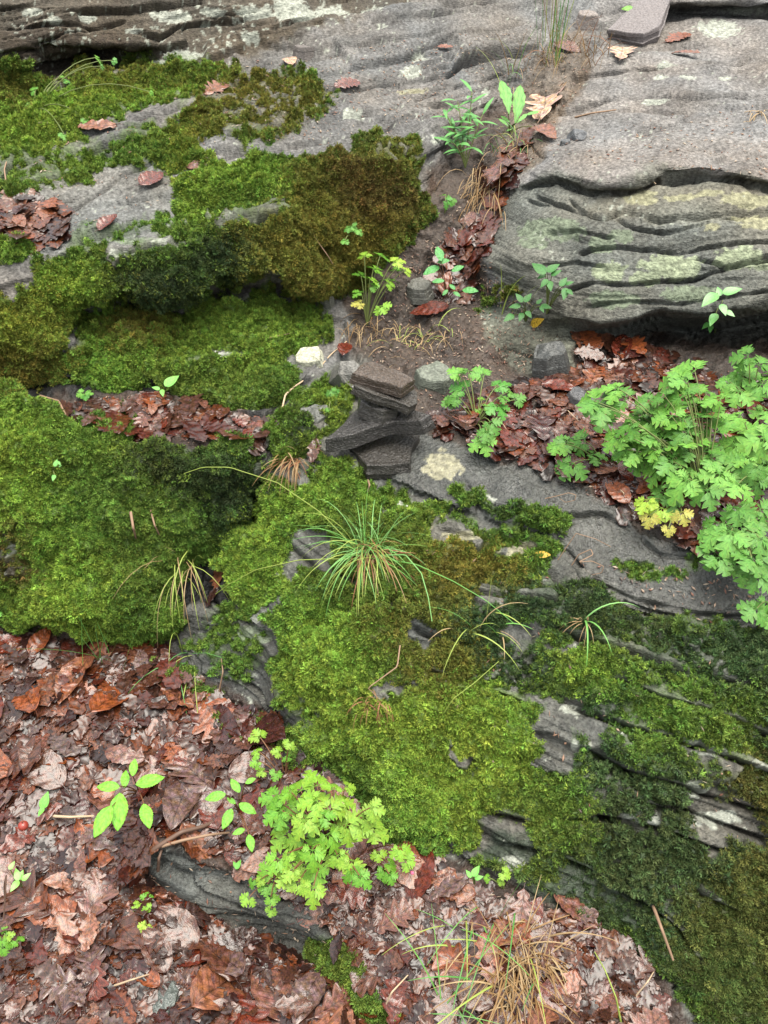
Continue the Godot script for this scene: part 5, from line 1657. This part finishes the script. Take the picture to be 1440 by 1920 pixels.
func simple_plant(root_px: Vector2, blades: Array, ox: float, oy: float, k: float, kind: String, lift: float, label: String, mat: Material, stem_mat: Material) -> void:
	var g: Vector3 = ground(root_px.x, root_px.y)[0]
	var t := thing("seedling", label, "plant", g)
	var dg := depth_of(g)
	for a in blades:
		var bx: float = ox + a[0] * k
		var by: float = oy + a[1] * k
		var tx: float = ox + a[2] * k
		var ty: float = oy + a[3] * k
		var d0 := minf(dg, depth_of(ground(bx, by)[0])) - lift * rng.randf_range(0.7, 1.1)
		var p := CAM + ray(bx, by) * d0
		var n := (Vector3(0, 0.85, 0) + (CAM - p).normalized() * 0.75 + Vector3(rng.randf_range(-.2, .2), 0, rng.randf_range(-.15, .15))).normalized()
		var q := on_plane(tx, ty, p, n)
		var z := q - p
		var sc := z.length()
		z = z / sc
		var key := "green" + kind + str(rng.randi() % 2)
		if not lmesh.has(key):
			lmesh[key] = leaf_mesh(kind, 11 + key.length() + key.hash() % 9, 0.35, 0.35, false)
		var e := p - g
		var sm := part(t, "stem", tube(bez(Vector3(0, -0.003, 0), e * 0.45 + Vector3(0, e.length() * 0.2, 0), e + z * sc * 0.04, 6), 0.0011, 0.0006, 5), stem_mat)
		part(sm, "leaf", lmesh[key], mat, Transform3D(Basis(n.cross(z) * sc * 1.05, n * sc, z * sc), e))

# ---------------------------------------------------------------- grasses
func blade_points(root: Vector3, dir: Vector3, ln: float, droop: float, n := 9) -> PackedVector3Array:
	var r := PackedVector3Array()
	var p := root
	var d := dir.normalized()
	for k in n:
		r.append(p)
		p += d * ln / (n - 1)
		d = (d + Vector3(0, -droop, 0)).normalized()
	return r

func grass(called: String, label: String, category: String, root_px: Vector2, spread_px: Vector2, sets: Array, group := "") -> void:
	# sets: [count, length lo, hi m, width m, droop lo, hi, bias direction, scatter, material, part name]
	var g: Vector3 = ground(root_px.x, root_px.y)[0]
	var t := thing(called, label, category, g, group)
	for s in sets:
		for k in s[0]:
			var q: Vector3 = ground(root_px.x + rng.randfn(0, 0.5) * spread_px.x, root_px.y + rng.randfn(0, 0.5) * spread_px.y)[0]
			if absf(depth_of(q) - depth_of(g)) > 0.12:
				q = g
			var dir: Vector3 = s[6] + Vector3(rng.randfn(0, s[7]), rng.randfn(0, s[7] * 0.4), rng.randfn(0, s[7]))
			var pts := blade_points(q - g, dir, rng.randf_range(s[1], s[2]), rng.randf_range(s[4], s[5]))
			var side := dir.cross(Vector3(rng.randf_range(-.4, .4), 1, rng.randf_range(-.4, .4))).normalized()
			part(t, s[9], strip(pts, s[3] * rng.randf_range(0.7, 1.25), side), s[8][rng.randi() % s[8].size()])

func strand(px: Array, lift: Array) -> PackedVector3Array:
	# a long stalk: picture points, heights above the ground at both ends
	var r := PackedVector3Array()
	var c := Curve3D.new()
	var n: int = px.size() / 2
	var d0: float = depth_of(ground(px[0], px[1])[0]) - lift[0]
	var d1: float = depth_of(ground(px[(n - 1) * 2], px[(n - 1) * 2 + 1])[0]) - lift[1]
	for k in n:
		var t := float(k) / (n - 1)
		c.add_point(CAM + ray(px[k * 2], px[k * 2 + 1]) * (lerpf(d0, d1, t) - 0.02 * sin(PI * t)))
	for k in n:
		var a := c.get_point_position(maxi(k - 1, 0))
		var b := c.get_point_position(mini(k + 1, n - 1))
		c.set_point_in(k, (a - b) / 6.0)
		c.set_point_out(k, (b - a) / 6.0)
	var m := n * 5
	for k in m + 1:
		r.append(c.sample_baked(c.get_baked_length() * k / m))
	return r

func stalk(called: String, label: String, category: String, px: Array, lift: Array, r0: float, r1: float, mat: Material, group := "") -> void:
	var pts := strand(px, lift)
	var org := pts[0]
	for k in pts.size():
		pts[k] -= org
	var o := MeshInstance3D.new()
	o.name = numbered(called)
	o.mesh = tube(pts, r0, r1, 5)
	o.material_override = mat
	add_child(o)
	o.position = org
	tag(o, label, category, group)

func build_grass() -> void:
	var g1 := plain([0.099, 0.244, 0.053], 0.5, 0.5)
	var g2 := plain([0.132, 0.277, 0.086], 0.5, 0.5)
	var g3 := plain([0.059, 0.172, 0.040], 0.5, 0.5)
	var gy := plain([0.198, 0.251, 0.053], 0.5, 0.5)
	var s1 := plain([0.20, 0.135, 0.068], 0.6, 0.3)
	var s2 := plain([0.25, 0.18, 0.095], 0.6, 0.3)
	var s3 := plain([0.158, 0.092, 0.036], 0.6, 0.3)
	var s4 := plain([0.185, 0.079, 0.040], 0.6, 0.3)
	var C := Vector3(0, 0.75, 0.55)
	grass("grass_tuft", "green grass tuft with brown dead blades at its heart, growing on the front outcrop", "grass", Vector2(692, 1040), Vector2(26, 16), [
		[105, .05, .125, .0013, .08, .36, Vector3(-0.20, 0.9, 0.45), .48, [g1, g2, g2, gy], "blade"], [70, .04, .10, .0018, .1, .4, Vector3(0.3, 0.6, 0.75), .36, [s4, s1, s3], "dead_blade"]])
	grass("grass_tuft", "dry golden grass tuft hanging at the edge of the rounded mossy boulder", "grass", Vector2(356, 1062), Vector2(30, 22), [[24, .08, .18, .0014, .25, .55, Vector3(0.0, 0.7, 0.55), .30, [s1, s2, gy], "blade"], [6, .06, .10, .0013, .05, .15, Vector3(-.1, 0.9, 0.3), .25, [s2, gy], "blade"]])
	grass("grass_tuft", "small reddish dry grass tuft beside the cairn", "grass", Vector2(552, 868), Vector2(18, 10), [[42, .035, .075, .0016, .15, .5, Vector3(-0.1, 0.6, 0.7), .45, [s4, s1, s3], "blade"]])
	grass("grass_tuft", "large dry straw-coloured grass clump at the foot of the outcrop", "grass", Vector2(975, 1810), Vector2(60, 75), [[260, .035, .10, .0017, .08, .55, Vector3(-0.05, 0.6, 0.5), .55, [s1, s3, s2, s3], "blade"], [7, .08, .15, .0018, .08, .25, Vector3(-0.35, 0.8, 0.4), .40, [g3, gy, g3], "green_blade"]])
	grass("grass_tuft", "thin green grass blades behind the dry straw-coloured clump", "grass", Vector2(880, 1740), Vector2(50, 50), [[9, .06, .14, .0018, .06, .24, Vector3(-0.3, 0.8, 0.35), .40, [g1, gy, g3], "blade"], [10, .05, .10, .0018, .2, .4, Vector3(0.2, 0.5, 0.6), .5, [s1, s2], "dead_blade"]])
	grass("grass_tuft", "long green grass blades by the mossy end of the rock step", "grass", Vector2(835, 1900), Vector2(40, 30), [[6, .10, .17, .0018, .04, .16, Vector3(0.3, 0.9, 0.1), .35, [g1, g2], "blade"]])
	grass("grass_tuft", "matted straw hanging in the gully under the pinkish torn leaf", "grass", Vector2(905, 350), Vector2(34, 44), [[80, .05, .13, .0016, .2, .55, Vector3(-0.3, 0.35, 0.7), .35, [s1, s2, s3], "blade"]])
	grass("grass_tuft", "tall thin green and brown grass at the top of the gully", "grass", Vector2(1030, 110), Vector2(26, 30), [[26, .13, .26, .0018, .0, .08, Vector3(0, 1, 0.05), .12, [g3, gy, s3], "blade"], [30, .05, .12, .0016, .1, .4, Vector3(0.0, 0.6, 0.5), .5, [s1, s3], "dead_blade"]])
	grass("grass_tuft", "dry brown grass between the tall thin grass and the tilted slab", "grass", Vector2(1095, 100), Vector2(50, 24), [[46, .04, .10, .0016, .05, .3, Vector3(0, 0.8, 0.4), .45, [s3, s4, s1], "blade"]])
	grass("grass_tuft", "sparse yellowish grass on the rock edge before the gully", "grass", Vector2(962, 150), Vector2(30, 30), [[16, .06, .14, .0018, .05, .3, Vector3(-0.2, 0.8, 0.3), .35, [gy, g1, s1], "blade"]])
	grass("grass_tuft", "green and brown grass around the broad-leaved weed", "grass", Vector2(960, 268), Vector2(36, 26), [[44, .04, .10, .0016, .1, .4, Vector3(0.0, 0.6, 0.5), .5, [s3, s1, gy, g3], "blade"]])
	grass("grass_tuft", "tangled dry pale grass on the soil bank above the cairn", "grass", Vector2(785, 632), Vector2(70, 26), [[70, .03, .08, .0014, .2, .6, Vector3(0, 0.5, 0.6), .7, [s1, s2, gy], "blade"]])
	grass("grass_tuft", "arching yellow-green grass blades before the shorter glossy seedling", "grass", Vector2(955, 585), Vector2(30, 10), [[12, .06, .11, .0020, .10, .3, Vector3(0.25, 0.95, 0.1), .18, [gy, gy, s2], "blade"]])
	grass("grass_tuft", "two or three broad green blades on the dark mossy part of the outcrop", "grass", Vector2(1094, 1170), Vector2(6, 6), [[3, .07, .09, .0032, .15, .3, Vector3(0.1, 0.9, 0.5), .30, [g2, g1], "blade"], [10, .02, .05, .0014, .2, .4, Vector3(-0.4, 0.6, 0.5), .5, [s2, s1], "dead_blade"]])
	grass("grass_tuft", "few thin yellow-green blades on the moss below the bare pale rocks", "grass", Vector2(915, 1185), Vector2(50, 26), [[14, .04, .09, .0018, .08, .3, Vector3(0.1, 0.8, 0.5), .45, [gy, g1, s2], "blade"]])
	grass("grass_tuft", "withered grass under the ribbed red-brown leaf", "grass", Vector2(690, 615), Vector2(40, 24), [[34, .03, .08, .0014, .2, .5, Vector3(-0.1, 0.5, 0.6), .55, [s1, s2, s3], "blade"]])
	grass("grass_tuft", "brown withered fern-like tuft hanging in moss of the front outcrop", "grass", Vector2(700, 1318), Vector2(22, 10), [[40, .02, .05, .0014, .3, .7, Vector3(0.0, 0.4, 0.8), .6, [s4, s3], "blade"]])
	grass("grass_tuft", "dried grass stub on the edge of the flat rock slab", "grass", Vector2(1420, 215), Vector2(26, 8), [[14, .03, .08, .0024, .1, .4, Vector3(-0.3, 0.5, 0.4), .5, [s2, s1], "blade"]])
	grass("grass_tuft", "thin green grass stalks rising from the litter before the rounded boulder", "grass", Vector2(200, 1240), Vector2(40, 20), [[9, .10, .20, .0014, .01, .10, Vector3(0.25, 0.9, 0.2), .25, [g1, g3], "blade"]])
	grass("grass_tuft", "thin green stalks trailing over the litter from the grey stone", "grass", Vector2(345, 1240), Vector2(24, 30), [[12, .08, .17, .0013, .2, .5, Vector3(-0.3, 0.5, 0.7), .30, [g3, gy], "blade"]])
	var lab := "long thin arching grass stalk of the green tuft, "
	stalk("grass_stalk", lab + "reaching over the rounded mossy boulder", "grass", [668,1030, 600,960, 520,905, 430,876, 380,876, 345,888], [.01, .06], .0008, .0005, gy)
	stalk("grass_stalk", lab + "reaching the tan leaf in the cleft", "grass", [690,1048, 620,1048, 560,1050, 480,1068, 430,1095, 404,1114], [.01, .03], .0008, .0005, gy)
	stalk("grass_stalk", lab + "reaching past the bare pale rocks", "grass", [700,1045, 780,1058, 850,1090, 910,1125, 965,1170], [.01, .03], .0009, .0005, g1)
	stalk("grass_stalk", lab + "bending down over dark moss", "grass", [702,1042, 760,1040, 790,1075, 803,1120, 810,1165], [.01, .03], .0011, .0006, g2)
	stalk("grass_stalk", "lone pale grass stalk leaning over the mossy foot of the outcrop", "grass", [830,1340, 850,1310, 890,1280, 935,1240], [.0, .03], .0006, .0004, gy)
	stalk("grass_stalk", "yellow-green arching blade beside the lowest brown lobed leaf", "grass", [1165,1920, 1155,1870, 1135,1820, 1115,1785], [.0, .03], .0012, .0006, gy)

func build_twigs() -> void:
	var w1 := plain([0.20, 0.13, 0.085], 0.7)
	var w2 := plain([0.09, 0.055, 0.04], 0.5)
	var w3 := plain([0.36, 0.27, 0.18], 0.7)
	var list := [
		[[1022,935, 1045,930, 1066,924, 1080,928, 1078,938, 1060,942, 1050,935], w1, .0007, "pale looped tendril lying on the wet slab"],
		[[1072,1060, 1085,1040, 1108,1030, 1112,1040, 1085,1054, 1110,1052, 1132,1062, 1128,1074, 1110,1078], w1, .0008, "pale kinked root lying on the lower edge of the wet slab"],
		[[1046,1050, 1080,1000, 1115,1010, 1145,1025], w1, .0007, "thin reddish root on the wet slab"],
		[[528,770, 535,740, 552,725, 590,700, 620,665, 650,640], w3, .0016, "pale thin stem leaning along the end of the mossy shelf"],
		[[75,742, 110,752, 124,780, 118,830, 100,870, 92,920, 98,985], w1, .0018, "brown root creeping down the rounded mossy boulder"],
		[[280,1600, 300,1585, 340,1560, 380,1550, 425,1530], w2, .0036, "dark curved stick lying across the top of the low rock step"],
		[[300,1588, 345,1575, 395,1565, 440,1560], w1, .0022, "lighter stick lying along the low rock step"],
		[[296,1640, 298,1610, 310,1570], w2, .0025, "short dark twig at the corner of the low rock step"],
		[[90,1530, 130,1532, 180,1530], w3, .0022, "straight pale twig under the toothed seedling"],
		[[10,1690, 8,1660, 12,1640, 6,1740], w2, .0014, "dark twig bent over the flat light grey stone"],
		[[215,1848, 250,1836, 285,1825], w3, .0013, "pale straight twig below the dark glossy lobed leaf"],
		[[245,960, 250,990, 255,1010], w1, .0022, "short brown stem bare of moss on the rounded boulder"], [[282,955, 290,985, 300,1005], w1, .0016, "second brown stem beside the first on the rounded boulder"],
		[[690,900, 693,910, 688,925], w1, .0018, "small root tip below the bottom stone of the cairn"],
		[[1078,220, 1110,212, 1155,206], w1, .0020, "reddish twig lying on the flat rock slab"],
		[[1230,345, 1222,338, 1190,304], w3, .0008, "pale straw across the edge of the flat rock slab"],
		[[10,385, 12,345, 8,318, 16,290], w1, .0016, "upright bare twig on the sloping ledge"],
		[[635,515, 615,480, 590,445, 583,418], w1, .0010, "thin curved dry stem before the brown moss"],
		[[410,1300, 418,1260, 415,1235], w1, .0014, "reddish stem standing by the grey stone"],
		[[720,1890, 735,1860, 768,1825], w3, .0013, "pale straw by the flat brown oak leaf"], [[1060,1920, 1085,1870, 1090,1830], w2, .0012, "dark thin twig beside the dry grass clump"],
		[[1225,1700, 1240,1740, 1262,1800], w1, .0022, "brown stem along the foot of the mossy outcrop"], [[1190,1870, 1215,1840, 1230,1815], w3, .0010, "pale stem crossing below the lowest lobed leaf"],
		[[1060,765, 1075,780, 1085,790], w3, .0009, "pale straw leaning on the bare grey rock"], [[930,780, 945,798, 952,810], w3, .0010, "pale straw beside the ferny herb near the cairn"],
		[[1150,905, 1170,925, 1168,935], w3, .0010, "pale straw under the curled tan leaf"], [[480,640, 520,630, 560,622], w1, .0006, "hair-thin stem across the mossy shelf"], [[750,1210, 745,1250, 690,1290, 720,1320], w1, .0010, "thin brown root dangling over moss of the outcrop"]]
	for a in list:
		stalk("twig", a[3], "twig", a[0], [.004, .004], a[2], a[2] * 0.6, a[1])

# small crumbs: needles, bud scales and flakes strewn over rock and soil, past counting
func build_crumbs() -> void:
	var buf := PackedFloat32Array()
	var cols := [[0.16,0.09,0.055], [0.09,0.05,0.035], [0.20,0.14,0.10], [0.13,0.055,0.035], [0.05,0.032,0.025], [0.24,0.19,0.14]]
	var zones := [[900, [760,460, 880,440, 960,560, 1060,640, 960,720, 800,770, 660,650, 700,600]], [900, [380,120, 1000,60, 1000,130, 880,200, 700,250, 560,270, 420,250]], [420, [800,440, 900,430, 960,560, 1050,640, 900,720, 800,760, 660,640, 760,600]], [500, [960,180, 1040,60, 1120,100, 1040,260, 960,340, 880,420, 830,420]],
		[500, [110,745, 330,748, 490,790, 490,850, 260,830]], [900, [790,790, 1080,690, 1200,650, 1440,720, 1440,1080, 1200,980, 960,860]], [300, [1000,262, 1440,190, 1440,330, 1240,310, 1040,318]], [1500, [-100,1200, 330,1230, 560,1400, 760,1640, 600,1800, 700,1950, -100,1950]], [600, [700,1620, 1100,1720, 1260,1880, 1200,1950, 760,1950]], [250, [0,250, 400,160, 420,420, 0,460]], [160, [760,1000, 1040,1020, 1400,1180, 1400,1600, 1100,1600, 800,1300]], [120, [1060,1050, 1400,1060, 1440,1170, 1180,1100]]]
	for z in zones:
		var poly := poly_to_pts(z[1])
		var lo := poly[0]
		var hi := poly[0]
		for v in poly:
			lo = lo.min(v)
			hi = hi.max(v)
		var done := 0
		while done < z[0]:
			var v := Vector2(rng.randf_range(lo.x, hi.x), rng.randf_range(lo.y, hi.y))
			if not Geometry2D.is_point_in_polygon(v, poly):
				continue
			done += 1
			var gg := ground(v.x, v.y)
			var n: Vector3 = gg[1]
			var ln := rng.randf_range(0.003, 0.010)
			var wd := rng.randf_range(0.0008, 0.0035) if rng.randf() < 0.6 else 0.0009
			var f := (n.cross(Vector3(rng.randf_range(-1, 1), rng.randf_range(-1, 1), rng.randf_range(-1, 1)))).normalized()
			f = (f + n * rng.randf_range(-0.1, 0.25)).normalized()
			var x := f.cross(n).normalized() * wd
			var y := x.cross(f).normalized() * wd * 0.4
			f *= ln
			var p: Vector3 = gg[0] + n * 0.002
			var c: Array = cols[rng.randi() % cols.size()]
			buf.append_array([x.x, y.x, f.x, p.x, x.y, y.y, f.y, p.y, x.z, y.z, f.z, p.z, c[0], c[1], c[2], 1.0])
	var st := SurfaceTool.new()
	st.begin(Mesh.PRIMITIVE_TRIANGLES)
	var pts := [Vector3(0, 0, -0.5), Vector3(0.5, 0, 0), Vector3(0, 0, 0.5), Vector3(-0.5, 0, 0), Vector3(0, 1.2, 0), Vector3(0, -1.2, 0)]
	for k in 4:
		for v in [pts[k], pts[(k + 1) % 4], pts[4], pts[(k + 1) % 4], pts[k], pts[5]]:
			st.add_vertex(v)
	st.generate_normals()
	var mm := MultiMesh.new()
	mm.transform_format = MultiMesh.TRANSFORM_3D
	mm.use_colors = true
	mm.mesh = st.commit()
	mm.instance_count = buf.size() / 16
	mm.buffer = buf
	var m := StandardMaterial3D.new()
	m.vertex_color_use_as_albedo = true
	m.roughness = 0.6
	var o := MultiMeshInstance3D.new()
	o.name = "plant_crumbs"
	o.multimesh = mm
	o.material_override = m
	o.set_meta("kind", "stuff")
	tag(o, "tiny needles and bud scales strewn over the rock and soil", "debris")
	add_child(o)

func _ready() -> void:
	setup_view()
	rng.seed = 12345
	build_sheet()
	build_rocks()
	build_hillside()
	build_moss()
	tex_leaf = leaf_texture()
	tex_green = green_texture()
	bump_leaf = bump_noise(0.02, 9, 4.0, 4)
	build_cairn()
	build_stones()
	build_special_leaves()
	build_litter()
	build_herbs()
	build_grass()
	build_twigs()
	build_crumbs()
